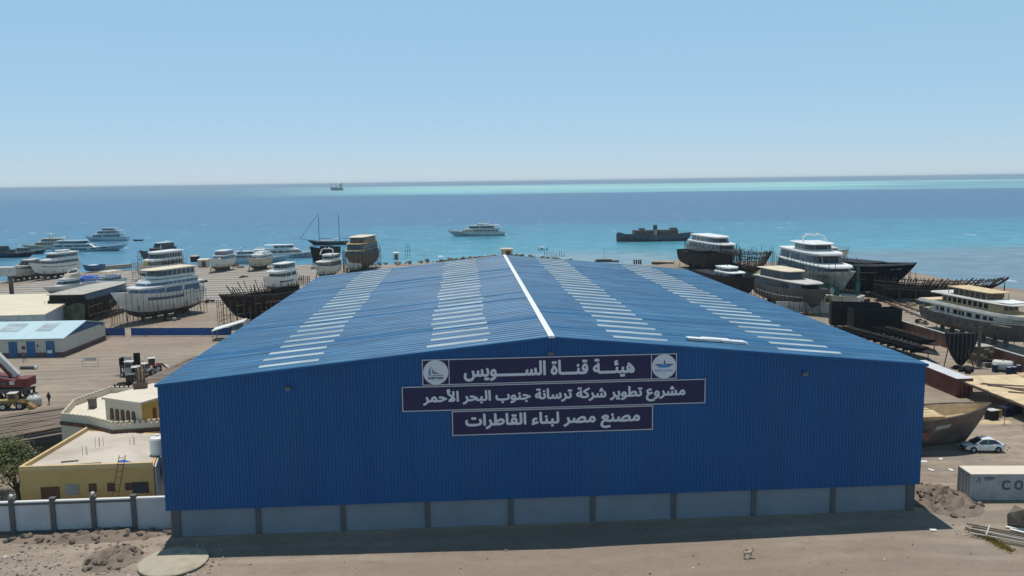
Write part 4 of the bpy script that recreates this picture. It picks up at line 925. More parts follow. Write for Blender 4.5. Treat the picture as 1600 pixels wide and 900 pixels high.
# the grey and white three decker by the brick wall
TDP = at(1452, 512) + Vector((math.cos(R_(276)), math.sin(R_(276)), 0)) * 15.0
def three_decker():
    P = PP(40, 8.6, 4.8, sheer=.3, rake=.12, tw=.8, bowpow=2.6)
    t = thing("passenger_ship", "grey hulled passenger ship with white bulwarks and raw timber upper decks behind the brick wall", "ship", (TDP.x, TDP.y, 1.1), R_(276), "yachts under construction on the right")
    t.scale = (.75, .75, .73)
    hull_obj(P, t, (greyhull, greyhull, greyhull), n=30, deckmat=pale_ply)
    L, B, D = 40, 8.6, 4.8
    hull_strip(t, P, .1, .99, .92, 1.02, oldwhite, "bulwark_band")
    z0 = D * .9
    b = MB(); ol = outline(-14, 13, 3.9, .3, .45); b.prism(ol, z0, z0 + 2.1); d1 = b.build("main_cabin", oldwhite, t)
    for i, x in enumerate([-12, -10, -7.6, -5, -3.4, -2.2, 0, 3, 5.4, 7.4]):
        w_ = (1.0, 1.5, .8, 1.6, .8, .8, 1.7, 1.5, 1.2, 1.2)[i]
        for s in (-1, 1):
            y = 3.9
            b = MB(); b.box((x, s * (y + .01), z0 + 1.25), (w_, .06, 1.0)); fr = b.build("window", glass, d1)
            b = MB(); b.box((x, s * (y + .03), z0 + .7), (w_ + .3, .08, .1)); b.box((x, s * (y + .03), z0 + 1.8), (w_ + .3, .08, .1)); b.build("frame", ply, fr)
    z1 = z0 + 2.1
    b = MB(); b.prism(outline(-19, 15, 4.25, .32, .4), z1, z1 + .25); b.prism(outline(-19.4, 15.4, 4.4, .32, .4), z1 + .25, z1 + .95, 0, outline(-19, 15.6, 4.2, .32, .4)); b.build("upper_deck", oldwhite, t)
    b = MB(); b.prism(outline(-18.6, 14, 3.9, .32, .4), z1 + .95, z1 + .99); b.build("deck_planking", pale_ply, t)
    z2 = z1 + .99
    b = MB(); b.prism(outline(-11, 9, 3.3, .25, .6), z2, z2 + 2.0); d2 = b.build("saloon", ply, t)
    for i in range(9):
        x = -10 + i * 1.85
        for s in (-1, 1):
            b = MB(); b.box((x, s * 3.31, z2 + 1.1), (1.25, .06, 1.2)); b.build("window", glass, d2)
    for y in (-1.3, 0, 1.3):
        b = MB(); b.box((9.02, y, z2 + 1.1), (.06, 1.0, 1.1)); b.build("window", glass, d2)
    z3 = z2 + 2.0
    b = MB(); b.prism(outline(-15, 12.5, 3.9, .3, .55), z3, z3 + .2); b.prism(outline(-15, 12.5, 3.9, .3, .55), z3 + .2, z3 + .5, 0, outline(-14.8, 10.5, 3.6, .3, .55)); b.build("boat_deck", oldwhite, t)
    b = MB(); b.prism(outline(4.2, 11.2, 3.2, .35, .6), z3 + .5, z3 + .62); b.build("white_canvas_roof", cleanwhite, t)
    z4 = z3 + .5
    b = MB(); b.prism(outline(-8, 4, 2.4, .2, .7), z4, z4 + 1.7); wh = b.build("wheelhouse", brownwood, t)
    for i in range(6):
        for s in (-1, 1):
            b = MB(); b.box((-7 + i * 1.8, s * 2.41, z4 + 1.0), (1.2, .05, .9)); b.build("window", glass, wh)
    b = MB(); b.prism(outline(-9.5, 5.5, 3.2, .2, .75), z4 + 1.7, z4 + 1.9); tp = b.build("top_deck", pale_ply, t)
    for x in frange(-9, 4.5, 1.9):
        for s in (-1, 1): b = MB(); b.box((x, s * 3.05, z4 + 1.0), (.12, .12, 1.9)); b.build("deck_post", ply, t)
    for x in (-17.5, -14.6, -12):
        for s in (-1, 1): b = MB(); b.box((x, s * 3.9, z1 - 1.0), (.14, .14, 2.2)); b.build("deck_post", oldwhite, t)
    b = MB(); b.box((-20.9, 0, 2.3), (2.6, 5.6, .3)); b.build("swim_platform", oldwhite, t)
    for i in range(10):
        for s in (-1, 1):
            tt = .1 + i * .08; p = hull_point(P, tt, .66, s)
            b = MB(); b.lathe([(.26, -.03), (.26, .05)], (p.x, p.y + s * .02, p.z), 10, axis='y'); b.build("porthole", glass, t)
    cradle(t, P, 1.4, 7)
    return t
TD = three_decker()
# ------------------------------------------------------------------ boundary wall left of the shed
wallrender = mat("white_wall_render", (0.44, 0.46, 0.50), 0.85, 0.06, 0.4, dirt=(0.3, 0.29, 0.28), dirt_amt=0.4, dirt_scale=0.3)
bwl = thing("boundary_wall", "long white boundary wall with dark grey posts running left from the blue shed", "wall", (-34.4, 2.4, 0))
WXS = [-3.6 - 3.57 * k for k in range(16)]
b = MB(); b.box((-30, 0, 1.35), (60, .2, 3.1)); b.build("wall_panel", wallrender, bwl)
b = MB(); b.box((-31.8, -.02, 2.78), (56.4, .28, .22)); b.build("dark_band", darkgrey, bwl)
b = MB(); b.box((-30, 0, 2.96), (60, .34, .12)); b.build("coping", cleanwhite, bwl)
b = MB(); b.box((-31.8, -.02, .02), (56.4, .28, .5)); b.build("dark_skirting", darkgrey, bwl)
for i, x in enumerate(WXS):
    b = MB(); b.box((x, -.05, 1.45), (.42, .42, 3.5)); b.box((x, -.05, 3.24), (.52, .52, .1)); b.build("post", darkgrey, bwl)
    if i % 2 == 1 and i < 9:
        t = thing("globe_lamp", {1: "white globe lamp on the second dark wall post left of the shed", 3: "white globe lamp on the dark wall post in front of the yellow house"}.get(i, "white globe lamp on a post of the boundary wall"), "lamp", (-34.4 + x, 2.35, 3.3), 0, "globe lamps on the boundary wall"); t.scale = (.7, .7, .7)
        b = MB(); b.lathe([(.1, 0), (.1, .12)], n=8); b.build("lamp_base", darkgrey, t)
        b = MB(); b.lathe([(.08, .1), (.2, .2), (.25, .35), (.2, .5), (.06, .58)], n=12); b.build("globe", cleanwhite, t, smooth=True)

# ------------------------------------------------------------------ yellow flat roofed house
ochre = mat("ochre_render", (0.58, 0.375, 0.15), 0.85, 0.1, 0.3, dirt=(0.36, 0.22, 0.08), dirt_amt=0.5, dirt_scale=0.25)
paleochre = mat("pale_parapet_render", (0.58, 0.43, 0.22), 0.85, 0.1, 0.5)
roofscreed = mat("pale_roof_screed", (0.52, 0.47, 0.40), 0.9, 0.1, 0.25, dirt=(0.36, 0.30, 0.25), dirt_amt=0.7, dirt_scale=0.22)
brownframe = mat("brown_window_timber", (0.12, 0.06, 0.035), 0.7, 0.2, 2)
def poly_building(root, pts, h, par, wallm, roofm, pt=.25, capm=None, scallop=False, skip=()):
    n = len(pts); ctr = Vector((sum(p[0] for p in pts) / n, sum(p[1] for p in pts) / n))
    b = MB()
    b.prism(pts, -.3, h); b.build("wall", wallm, root)
    ins = []
    for i, p in enumerate(pts):
        q, r = Vector(pts[i - 1]), Vector(pts[(i + 1) % n]); p = Vector(p)
        d1 = (p - q).normalized(); d2 = (r - p).normalized(); n1 = Vector((-d1.y, d1.x)); n2 = Vector((-d2.y, d2.x))
        m_ = (n1 + n2).normalized(); ins.append(p + m_ * pt / max(.3, m_.dot(n1)))
    b = MB(); b.prism([tuple(p) for p in ins], h - .1, h + .02); b.build("roof", roofm, root)
    for i in range(n):
        if i in skip: continue
        a, c, ai, ci = Vector(pts[i]), Vector(pts[(i + 1) % n]), ins[i], ins[(i + 1) % n]
        b = MB()
        if not scallop: b.prism([tuple(a), tuple(c), tuple(ci), tuple(ai)], h, h + par)
        else:
            ln = (c - a).length; k = max(2, int(ln / .55))
            for q in range(k):
                u0, u1 = q / k, (q + 1) / k; mid_ = (u0 + u1) / 2
                zt = [h + par * .62, h + par * .62]
                b.prism([tuple(a.lerp(c, u0)), tuple(a.lerp(c, u1)), tuple(ai.lerp(ci, u1)), tuple(ai.lerp(ci, u0))], h, h + par * .6)
                g = .18 / k
                b.prism([tuple(a.lerp(c, u0 + g)), tuple(a.lerp(c, u1 - g)), tuple(ai.lerp(ci, u1 - g)), tuple(ai.lerp(ci, u0 + g))], h + par * .6, h + par)
        b.build("parapet", capm or wallm, root)
YH = [(-49.6, 5.6), (-37.3, 5.6), (-40.0, 16.4), (-49.0, 18.4)]
t = thing("yellow_house", "yellow flat roofed house with low parapets behind the white boundary wall", "house", (0, 0, 0))
poly_building(t, YH, 4.75, .4, ochre, roofscreed, .3, paleochre, skip=(1, 2))
for x, w_, z, hh, m_ in ((-46.9, 1.7, 2.35, 1.5, brownframe), (-44.9, 1.2, 2.8, 1.0, greyconc), (-43.0, .7, 2.9, .8, brownframe), (-41.3, .7, 2.9, .8, brownframe), (-39.7, .6, 2.9, .7, brownframe), (-38.6, 1.5, 2.75, 1.1, glass)):
    b = MB(); b.box((x, 5.58, z), (w_, .08, hh)); wn = b.build("window", m_, t)
    b = MB(); b.box((x, 5.55, z - hh / 2 - .05), (w_ + .2, .16, .1)); b.build("sill", paleochre, wn)
sidew = mat("pale_blue_render", (0.40, 0.45, 0.52), 0.85, 0.08, 0.4)
b = MB(); b.prism([(-37.26, 5.75), (-37.1, 5.75), (-39.8, 16.2), (-39.95, 16.2)], -.2, 4.7); b.build("side_wall_render", sidew, t)
for f_ in (.35, .55): b = MB(); b.box((-37.1 - 2.7 * f_ + .04, 5.75 + 10.4 * f_, 3.0), (.12, .8, .9), 0, R_(14)); b.build("window", glass, t)
t = thing("ladder", "thin rusty ladder leaning against the front of the yellow house", "ladder", (-40.35, 5.35, 0))
for s in (-.28, .28):
    b = MB(); b.tube([(s - .45, -1.3, .6), (s + .35, .12, 6.0)], .035, 5); b.build("rail", ruststeel, t)
for k in range(9):
    f_ = .08 + k * .11; b = MB(); b.tube([(-.28 - .45 + .8 * f_, -1.3 + 1.42 * f_, .6 + 5.4 * f_), (.28 - .45 + .8 * f_, -1.3 + 1.42 * f_, .6 + 5.4 * f_)], .025, 4); b.build("rung", ruststeel, t)
TKP = at(247, 709, 4.77)
t = thing("water_tank", "white water tank on the roof of the yellow house beside the blue shed", "tank", (TKP.x, TKP.y, 4.77)); t.scale = (.8, .8, .8)
b = MB(); b.lathe([(.85, 0), (.9, .1), (.9, 1.9), (.8, 2.1), (.3, 2.3), (.28, 2.45), (.05, 2.5)], n=20); b.build("tank_body", cleanwhite, t, smooth=False)
b = MB(); b.tube([(.5, -.6, .1), (.9, -1.6, .1), (.9, -1.6, -3.0)], .06, 5); b.build("pipe", metal, t)
for i, (px, py, lx, ly, rz, m_, lab) in enumerate(((109, 721, 1.5, .25, 12, polewood, "short dark board lying near the front left of the yellow house roof"), (138, 725, 2.2, .25, 8, polewood, "long dark plank lying in the middle of the yellow house roof"), (153, 727, .7, .4, 15, rubber, "small black scrap on the yellow house roof by the ladder top"), (195, 722, 1.4, .55, -38, tarpblue, "bright blue strip lying on the yellow house roof"))):
    p = at(px, py, 4.8); b = MB(); b.box((0, 0, .05), (lx, ly, .06)); o = b.build("loose_board", m_); o.location = (p.x, p.y, 4.78); o.rotation_euler.z = R_(rz); tag(o, lab, "board")
for px, py, nn in ((154, 697, 4), (208, 694, 3), (134, 710, 3)):
    p = at(px, py, 4.8); t = thing("rebar_stub", {154: "bundle of pale column rods sticking up mid roof of the yellow house", 208: "pale column rods sticking up on the yellow house roof nearest the tank", 134: "pale column rods sticking up on the roof left of the ladder"}[px], "rebar", (p.x, p.y, 4.77), 0, "column rods on the yellow house roof")
    for k in range(nn):
        b = MB(); b.tube([(k * .22 - .3, (k % 2) * .3, 0), (k * .22 - .3 + random.uniform(-.05, .05), (k % 2) * .3, random.uniform(.7, .95))], .03, 4); b.build("rod", oldwhite, t)

# ------------------------------------------------------------------ cream arcade house with tower room
creamw = mat("cream_render", (0.60, 0.54, 0.44), 0.85, 0.06, 0.3, dirt=(0.5, 0.42, 0.32), dirt_amt=0.4)
creamroof = mat("cream_roof_finish", (0.66, 0.60, 0.50), 0.85, 0.07, 0.25, dirt=(0.42, 0.37, 0.30), dirt_amt=0.55, dirt_scale=0.25)
mustard = mat("mustard_render", (0.55, 0.36, 0.09), 0.85, 0.08, 0.3)
CH = [(-53.0, 21.2), (-49.2, 19.6), (-45.6, 16.9), (-35.6, 18.4), (-35.6, 33.5), (-52.6, 33.5), (-54.4, 27.5)]
t = thing("cream_house", "low cream house with scalloped parapet and a square rooftop room", "house", (0, 0, 0))
poly_building(t, CH, 5.2, .8, creamw, creamroof, .28, creamw, True)
for i in (0, 1, 2):
    a, c = Vector(CH[i]), Vector(CH[i + 1]); d = (c - a).normalized(); nn = Vector((d.y, -d.x))
    b = MB(); b.prism([tuple(a + nn * .02), tuple(a + nn * .16), tuple(c + nn * .16), tuple(c + nn * .02)][::-1], 4.7, 5.1); b.build("brown_cornice", brownframe, t)
TW = [(-47.6, 20.2), (-42.7, 17.6), (-39.6, 23.2), (-44.6, 26.0)]
b = MB(); b.prism(TW, 4.5, 7.7); tw = b.build("rooftop_room", creamw, t)
ins = [(-47.95, 20.2), (-42.65, 17.3), (-39.3, 23.3), (-44.6, 26.3)]
b = MB(); b.prism(ins, 7.7, 7.95); b.build("roof", creamroof, tw)
a, c = Vector(TW[1]), Vector(TW[2]); d = (c - a).normalized(); nn = Vector((d.y, -d.x))
b = MB(); b.prism([tuple(a + nn * .01), tuple(c + nn * .01), tuple(c + nn * .07), tuple(a + nn * .07)][::-1], 4.65, 7.68); b.build("yellow_side", mustard, tw)
def arched(pa, pb, f, w_, z0, hh, parent):
    a, c = Vector(pa), Vector(pb); d = (c - a).normalized(); nn = Vector((d.y, -d.x)); o = a + (c - a) * f
    pr = [(-w_ / 2, 0), (w_ / 2, 0)] + [(w_ / 2 * math.cos(k * math.pi / 8), hh - w_ / 2 + w_ / 2 * math.sin(k * math.pi / 8)) for k in range(9)]
    b = MB(); n = len(pr); vs = [(*(o + d * p[0] + nn * off), z0 + p[1]) for off in (.0, .11) for p in pr]
    b.add(vs, [tuple(range(n, 2 * n)), tuple(range(n))[::-1]] + [(i, (i + 1) % n, n + (i + 1) % n, n + i) for i in range(n)]); b.build("arched_window", brownframe, parent)
for f_ in (.18, .33, .48, .63, .78): arched(TW[0], TW[1], f_, .42, 5.55, 1.25, tw)
for f_ in (.25, .52, .8): arched(TW[1], TW[2], f_, .5, 5.7, 1.25, tw)
p = at(145, 637, 5.25)
b = MB(); b.box((p.x, p.y, 5.75), (.7, .7, 1.1)); b.box((p.x, p.y, 6.35), (.85, .85, .12)); b.build("chimney", rustyhull, t)
p = at(224, 606, 7.95)
t = thing("timber_stump", "brown stump of timbers standing on the cream rooftop room", "timber", (p.x - .3, p.y, 7.95))
b = MB(); b.box((0, 0, .35), (1.5, .9, .7), 0, .3); b.build("base", brownwood, t)
for k in range(5):
    b = MB(); b.tube([(-.3 + k * .18, .1, .6), (-.45 + k * .24, .15, 2.2 + .3 * (k % 2))], .1, 5); b.build("timber", ply if k % 2 else brownwood, t)

# ------------------------------------------------------------------ plank shade roofs
plankm = mat("weathered_roof_planks", (0.155, 0.12, 0.095), 0.9, 0.3, 0.5, dirt=(0.27, 0.23, 0.19), dirt_amt=0.6, dirt_scale=0.35, bump=.3, stretch=(.5, 3, 1))
def shade_roof(label, A, Bp, Cc, D_, z, n):
    # A-B far edge, D-C near edge, planks run along A->B
    t = thing("shade_roof", label, "shade roof", (0, 0, 0), 0, "plank shade roofs along the yard")
    A, Bp, Cc, D_ = Vector(A), Vector(Bp), Vector(Cc), Vector(D_)
    b = MB()
    for i in range(n):
        f0, f1 = i / n, (i + .97) / n; u = 0
        while u < 1:
            u1 = min(1, u + random.uniform(.12, .3)); zz = z + random.uniform(-.06, .08)
            if random.random() < .985:
                q = [A.lerp(D_, f0).lerp(Bp.lerp(Cc, f0), u), A.lerp(D_, f0).lerp(Bp.lerp(Cc, f0), u1), A.lerp(D_, f1).lerp(Bp.lerp(Cc, f1), u1), A.lerp(D_, f1).lerp(Bp.lerp(Cc, f1), u)]
                b.prism([tuple(p) for p in q][::-1], zz, zz + .09)
            u = u1
    b.build("plank_deck", plankm, t)
    for f in (.04, .5, .96):
        for u in (.02, .34, .66, .98):
            q = A.lerp(D_, f).lerp(Bp.lerp(Cc, f), u); b = MB(); b.box((q.x, q.y, z / 2 - .2), (.2, .2, z + .1)); b.build("post", polewood, t)
    for f in (.04, .5, .96):
        b = MB(); p, q = A.lerp(D_, f), Bp.lerp(Cc, f); b.tube([(p.x, p.y, z - .16), (q.x, q.y, z - .16)], .1, 4); b.build("beam", polewood, t)
shade_roof("weathered plank shade roof at the left edge, left of the cream house", (-84, 20.6), (-56.4, 38.6), (-54.6, 27.2), (-79, 8.0), 2.8, 22)
shade_roof("weathered plank shade roof running back along the left eaves of the blue shed", (-55.0, 46), (-52.6, 66), (-38.5, 66), (-42.5, 40), 3.0, 18)

# ------------------------------------------------------------------ tree
def tree(label, loc, h, r, seed):
    rnd = random.Random(seed); t = thing("scrub_tree", label, "tree", loc)
    bark = mat("grey_bark", (0.10, 0.08, 0.06), 0.9, 0.3, 3)
    b = MB(); tips = []
    def limb(p, d, ln, rad, lv):
        q = p + d * ln; m_ = (p + q) / 2 + Vector((rnd.uniform(-.1, .1), rnd.uniform(-.1, .1), .05)) * ln
        b.tube([p, m_, q], [rad, rad * .8, rad * .6], 6)
        if lv == 0: tips.append(q); return
        for _ in range(3 if lv > 1 else 4):
            nd = (d + Vector((rnd.uniform(-.9, .9), rnd.uniform(-.9, .9), rnd.uniform(-.15, .6)))).normalized()
            limb(q if rnd.random() < .7 else m_, nd, ln * .72, rad * .6, lv - 1)
    for k in range(3): limb(Vector((0, 0, -.1)), Vector((rnd.uniform(-.5, .5), rnd.uniform(-.5, .5), 1)).normalized(), h * .30, .16, 3)
    b.build("trunk", bark, t)
    fol = [mat("tree_leaf_green", (0.10, 0.12, 0.03), 0.7, 0.35, 1.5), mat("tree_leaf_dusty", (0.17, 0.17, 0.075), 0.75, 0.3, 1.5)]
    b = MB()
    for q in tips:
        for _ in range(42):
            c_ = q + Vector((rnd.gauss(0, .42), rnd.gauss(0, .42), rnd.gauss(0, .34))) * r
            a = rnd.uniform(0, 6.28); e = rnd.uniform(-1, 1); s_ = rnd.uniform(.08, .17)
            u = Vector((math.cos(a), math.sin(a), e)).normalized() * s_; v = u.cross(Vector((rnd.uniform(-1, 1), rnd.uniform(-1, 1), 1))).normalized() * s_ * .5
            b.add([c_ - u, c_ + v, c_ + u, c_ - v], [(0, 1, 2, 3)], 0 if rnd.random() < .6 else 1)
    b.build("crown", fol, t)
tree("dusty green scrub tree beside the yellow house at the left edge", (-52.4, 10.5, 0), 7.4, 1.45, 3)
tree("dusty green scrub tree partly out of the frame at the left edge", (-56.0, 12.5, 0), 6.8, 1.4, 9)

# ------------------------------------------------------------------ workshops on the left
palewall = mat("pale_workshop_render", (0.55, 0.51, 0.45), 0.85, 0.06, 0.3, dirt=(0.42, 0.37, 0.31), dirt_amt=0.4)
maroon = mat("maroon_dado_paint", (0.17, 0.085, 0.07), 0.8, 0.12, 0.5)
paleblueroof = mat("pale_blue_roof_sheet", (0.44, 0.60, 0.66), 0.5, 0.05, 0.3, stretch=(3, .2, 1))
doorblue = mat("blue_door_paint", (0.03, 0.12, 0.28), 0.5, 0.08, 0.5)
gableblue = mat("dark_blue_gable_sheet", (0.025, 0.085, 0.2), 0.5, 0.08, 0.5)
t = thing("workshop", "long white workshop with pale blue pitched roof, blue doors and maroon base band", "workshop", (-81.9, 83.6, 0), R_(-2))
Lw, Dw, Hw = 42, 17, 3.5
b = MB(); b.box((-Lw / 2, Dw / 2, Hw / 2 + .4), (Lw, Dw, Hw - .8 + .0)); wl = b.build("wall", palewall, t)
b = MB(); b.box((-Lw / 2, Dw / 2, .3), (Lw + .04, Dw + .04, 1.0)); b.build("dado", maroon, t)
b = MB(); b.prism([(0, 0), (0, Dw), (0.001, Dw), (.001, 0)], 0, 0)
b = MB()
b.add([(.02, -.0, Hw - .05), (.02, Dw, Hw - .05), (.02, Dw / 2, Hw + 1.7), (-Lw, 0, Hw - .05), (-Lw, Dw, Hw - .05), (-Lw, Dw / 2, Hw + 1.7)], [(0, 1, 2), (3, 5, 4), (0, 3, 4, 1)]); b.build("gable", gableblue, wl)
b = MB()
for s in (0, 1):
    y0 = -.5 if s == 0 else Dw + .5
    b.prism([(.5, y0), (.5, Dw / 2), (-Lw - .4, Dw / 2), (-Lw - .4, y0)][::1 if s == 0 else -1], [Hw - .15, Hw + 1.7, Hw + 1.7, Hw - .15] if s == 0 else [Hw - .15, Hw + 1.7, Hw + 1.7, Hw - .15], [Hw - .02, Hw + 1.84, Hw + 1.84, Hw - .02])
rf = b.build("roof", paleblueroof, t)
for x0, x1 in ((-3.8, -6.6), (-9.8, -13.6)):
    b = MB()
    zf = lambda y: Hw - .0 + (y + .5) / (Dw / 2 + .5) * 1.86
    b.add([(x0, 3.2, zf(3.2) + .03), (x1, 3.2, zf(3.2) + .03), (x1, 7.2, zf(7.2) + .03), (x0, 7.2, zf(7.2) + .03)], [(0, 3, 2, 1)])
    b.build("roof_sheet_patch", skylight, rf)
for x in (-2.3, -5.85, -9.1, -13.5, -18):
    b = MB(); b.box((x, -.04, 1.45), (1.55, .1, 2.9)); dd = b.build("door", doorblue, t)
    b = MB(); b.tube([(x + .5, -.12, 1.3), (x + .5, -.12, 1.6)], .03, 5); b.build("handle", metal, dd)
b = MB(); b.box((-2.4, -.13, .95), (.9, .05, .55)); b.build("notice", cleanwhite, t)
b = MB(); b.box((-7.8, -.05, 3.05), (1.1, .08, .45)); b.build("sign_plate", sidew, t)
b = MB(); b.box((-7.2, -.05, 1.75), (.6, .14, .6)); b.build("fire_hose_box", redpaint, t)
b = MB(); b.box((-4.6, -.05, 2.1), (.25, .14, .4)); b.build("switch_box", redpaint, t)
b = MB(); b.box((.12, 15.6, 3.3), (.3, .35, .3)); b.build("wall_lamp", darkgrey, t)

t = thing("hangar", "large cream flat roofed shed standing behind the pale blue roofed workshop", "shed", (-95.9, 105.8, 0))
b = MB(); b.prism([(-60, -2), (0, 0), (-5.0, 30), (-65, 28)], -.2, 4.5); b.build("wall", sidew, t)
b = MB(); b.prism([(-60, -2.7), (.6, -.7), (-4.6, 30.6), (-66, 28.6)], 4.5, [4.75, 4.75, 5.3, 5.3]); b.build("roof", cream, t)
b = MB(); b.prism([(-60, -2.75), (.62, -.75), (.62, -.7), (-60, -2.7)], 3.4, 4.45); b.build("fascia", oldwhite, t)
b = MB(); b.box((-1.2, -.12, 3.2), (.7, .1, 1.8)); b.build("vent_panel", gableblue, t)
b = MB(); b.box((-9.7, -.38, 1.5), (1.8, .1, 2.6)); b.build("doorway", glass, t)
b = MB(); b.box((-6.5, -.35, 2.0), (.12, .2, 4.0)); b.build("drainpipe", darkgrey, t)
t = thing("lean_to", "small rust coloured lean to beside the cream flat roofed shed", "lean-to", at(92, 503), R_(12))
b = MB(); b.box((0, 0, 1.3), (4.2, 3, 2.6)); b.build("wall", ruststeel, t); b = MB(); b.prism([(-2.4, -1.8), (2.4, -1.8), (2.4, 1.8), (-2.4, 1.8)], [2.6, 2.8, 3.3, 3.1], [2.7, 2.9, 3.4, 3.2]); b.build("roof", oldwhite, t); b = MB(); b.box((.8, -1.53, 1.1), (1.4, .1, 2.2)); b.build("doorway", glass, t)
p = at(19, 464, 0)
t = thing("tower_block", "pale block raised on a thick brown column behind the cream shed", "tank stand", (p.x, p.y, 0))
b = MB(); b.tube([(0, 0, 0), (0, 0, 6.2)], .6, 10); b.build("column", rustyhull, t); b = MB(); b.box((-4, 0, 7.4), (10, 3.0, 2.6)); b.build("tank", oldwhite, t, bevel=.2)
PC = PP(27, 8.6, 5.0, sheer=.15, rake=.08, tw=.95)
bc = yacht("dark covered hull with flat grey tarp roof, between the cream shed and big white yacht", (152, 493), 86, PC, [dict(x=(.02, .9), h=2.0, w=.95, m=blacksteel, gl=blueglass, win=(.2, .9), roof=True, rm=mat("grey_tarp_roof", (.4, .38, .34), .8, .12, .4, dirt=(.28, .26, .23), dirt_amt=.6), ov=(.5, .8, .3), rake=.1)], lift=.6, mats=(darkwood, blacksteel), rail=False, name="covered_hull", cat="unfinished boat", group="unfinished boats in the yard")
b = MB(); n = 12; vs = []
for i in range(n + 1):
    y = -4.6 + 9.2 * i / n
    for k in range(6): vs.append((-PC["L"] / 2 - .5 + .15 * math.sin(i * 2.1 + k) - .08 * k, y, -.5 + (4.9 + .35 * math.sin(i * .8)) * (1 - k / 5)))
b.add(vs, [(i * 6 + k, (i + 1) * 6 + k, (i + 1) * 6 + k + 1, i * 6 + k + 1) for i in range(n) for k in range(5)]); b.build("netting", greennet, bc)
scaffold("pole scaffolding round the dark covered hull", bc, PC, 5.6, m=polewood, levels=2, lift=.6)

# blue hoarding
hoard = mat("blue_hoarding_sheet", (0.02, 0.09, 0.30), 0.55, 0.12, 0.6, stretch=(2, 1, .3))
fa, fb = at(152, 525.5), at(362, 525)
for (u0, u1, lab) in ((0.0, .21, "short blue sheet hoarding beside the workshop gable"), (.255, 1.0, "long blue sheet hoarding across the yard in front of the hauled out boats")):
    a, c = fa.lerp(fb, u0), fa.lerp(fb, u1); ln = (c - a).length; t = thing("hoarding", lab, "fence", a, math.atan2(c.y - a.y, c.x - a.x), "blue hoardings across the yard")
    b = MB(); pr = corr(ln, .6, .06); b.add([v for q, h in pr for v in ((q, -h, .15), (q, -h, 1.75))], [(2 * i, 2 * i + 2, 2 * i + 3, 2 * i + 1) for i in range(len(pr) - 1)]); b.build("sheet", hoard, t)
    for x in frange(.1, ln - .1, 3.2):
        b = MB(); b.tube([(x, .12, -.1), (x, .12, 1.8)], .05, 5); b.build("post", metal, t)
        if random.random() < .5: b = MB(); b.box((x, -.25, .15), (.5, .4, .3)); b.build("foot_block", oldwhite, t)

p = at(352, 529)
t = thing("white_shelter", "small shelter with white sloping roof tucked against the far left eaves of the blue shed", "shelter", (p.x + 1.0, p.y, 0), R_(6))
b = MB(); b.prism([(-3.2, -2.2), (3.2, -2.2), (3.2, 2.2), (-3.2, 2.2)], [1.9, 3.6, 3.6, 1.9], [2.05, 3.75, 3.75, 2.05]); b.build("roof", cleanwhite, t)
for x, y, h in ((-3, -2, 1.9), (-3, 2, 1.9), (3, -2, 3.5), (3, 2, 3.5)): b = MB(); b.box((x, y, h / 2), (.14, .14, h)); b.build("post", metal, t)
b = MB(); b.box((3.1, 0, 1.7), (.1, 4, 3.4)); b.build("back_wall", oldwhite, t)
# yard clutter, left
def barrier(label, px, py, w_):
    t = thing("barrier", label, "barrier", at(px, py), R_(-2), "white framed barriers in the yard")
    for s in (-1, 1): b = MB(); b.tube([(s * w_ / 2, 0, 0), (s * w_ / 2, 0, 1.5)], .05, 5); b.build("leg", oldwhite, t); b = MB(); b.box((s * w_ / 2, 0, .03), (.12, .7, .06)); b.build("foot", oldwhite, t)
    b = MB(); b.tube([(-w_ / 2, 0, 1.5), (w_ / 2, 0, 1.5)], .045, 5); b.tube([(-w_ / 2, 0, .45), (w_ / 2, 0, .45)], .045, 5); b.build("rail", oldwhite, t)
    b = MB(); b.box((0, -.03, 1.2), (w_ * .75, .04, .5)); b.build("panel", oldwhite, t)
barrier("white framed barrier standing alone in the middle of the yard", 142, 572, 2.7)
barrier("white framed barrier just left of the parked forklifts", 199, 571, 2.2)
def wheel(parent, x, y, r, w_, name="wheel"):
    b = MB(); b.lathe([(r * .55, -w_ / 2), (r * .9, -w_ / 2), (r, -w_ * .3), (r, w_ * .3), (r * .9, w_ / 2), (r * .55, w_ / 2)], (x, y, r), 18, axis='y'); wl = b.build(name, rubber, parent)
    b = MB(); b.lathe([(r * .56, -w_ / 2 - .01), (r * .3, -w_ / 2 - .05), (r * .3, w_ / 2 + .05), (r * .56, w_ / 2 + .01)], (x, y, r), 14, axis='y'); b.build("rim", oldwhite, wl)
def cab(parent, x0, x1, w_, z0, z1, m, rm):
    b = MB(); b.box(((x0 + x1) / 2, 0, (z0 + z1) / 2), (x1 - x0, w_, z1 - z0), top=.92); c_ = b.build("cab", m, parent)
    b = MB(); h = z1 - z0
    for s in (-1, 1): b.box(((x0 + x1) / 2, s * (w_ / 2 - .015), z0 + h * .62), ((x1 - x0) * .72, .06, h * .5))
    for xx in (x0 + .02, x1 - .02): b.box((xx, 0, z0 + h * .62), (.1, w_ * .75, h * .5))
    b.build("window", glass, c_)
    b = MB(); b.box(((x0 + x1) / 2, 0, z1 + .06), (x1 - x0 + .3, w_ + .2, .12)); b.build("cab_roof", rm, c_, bevel=.03)
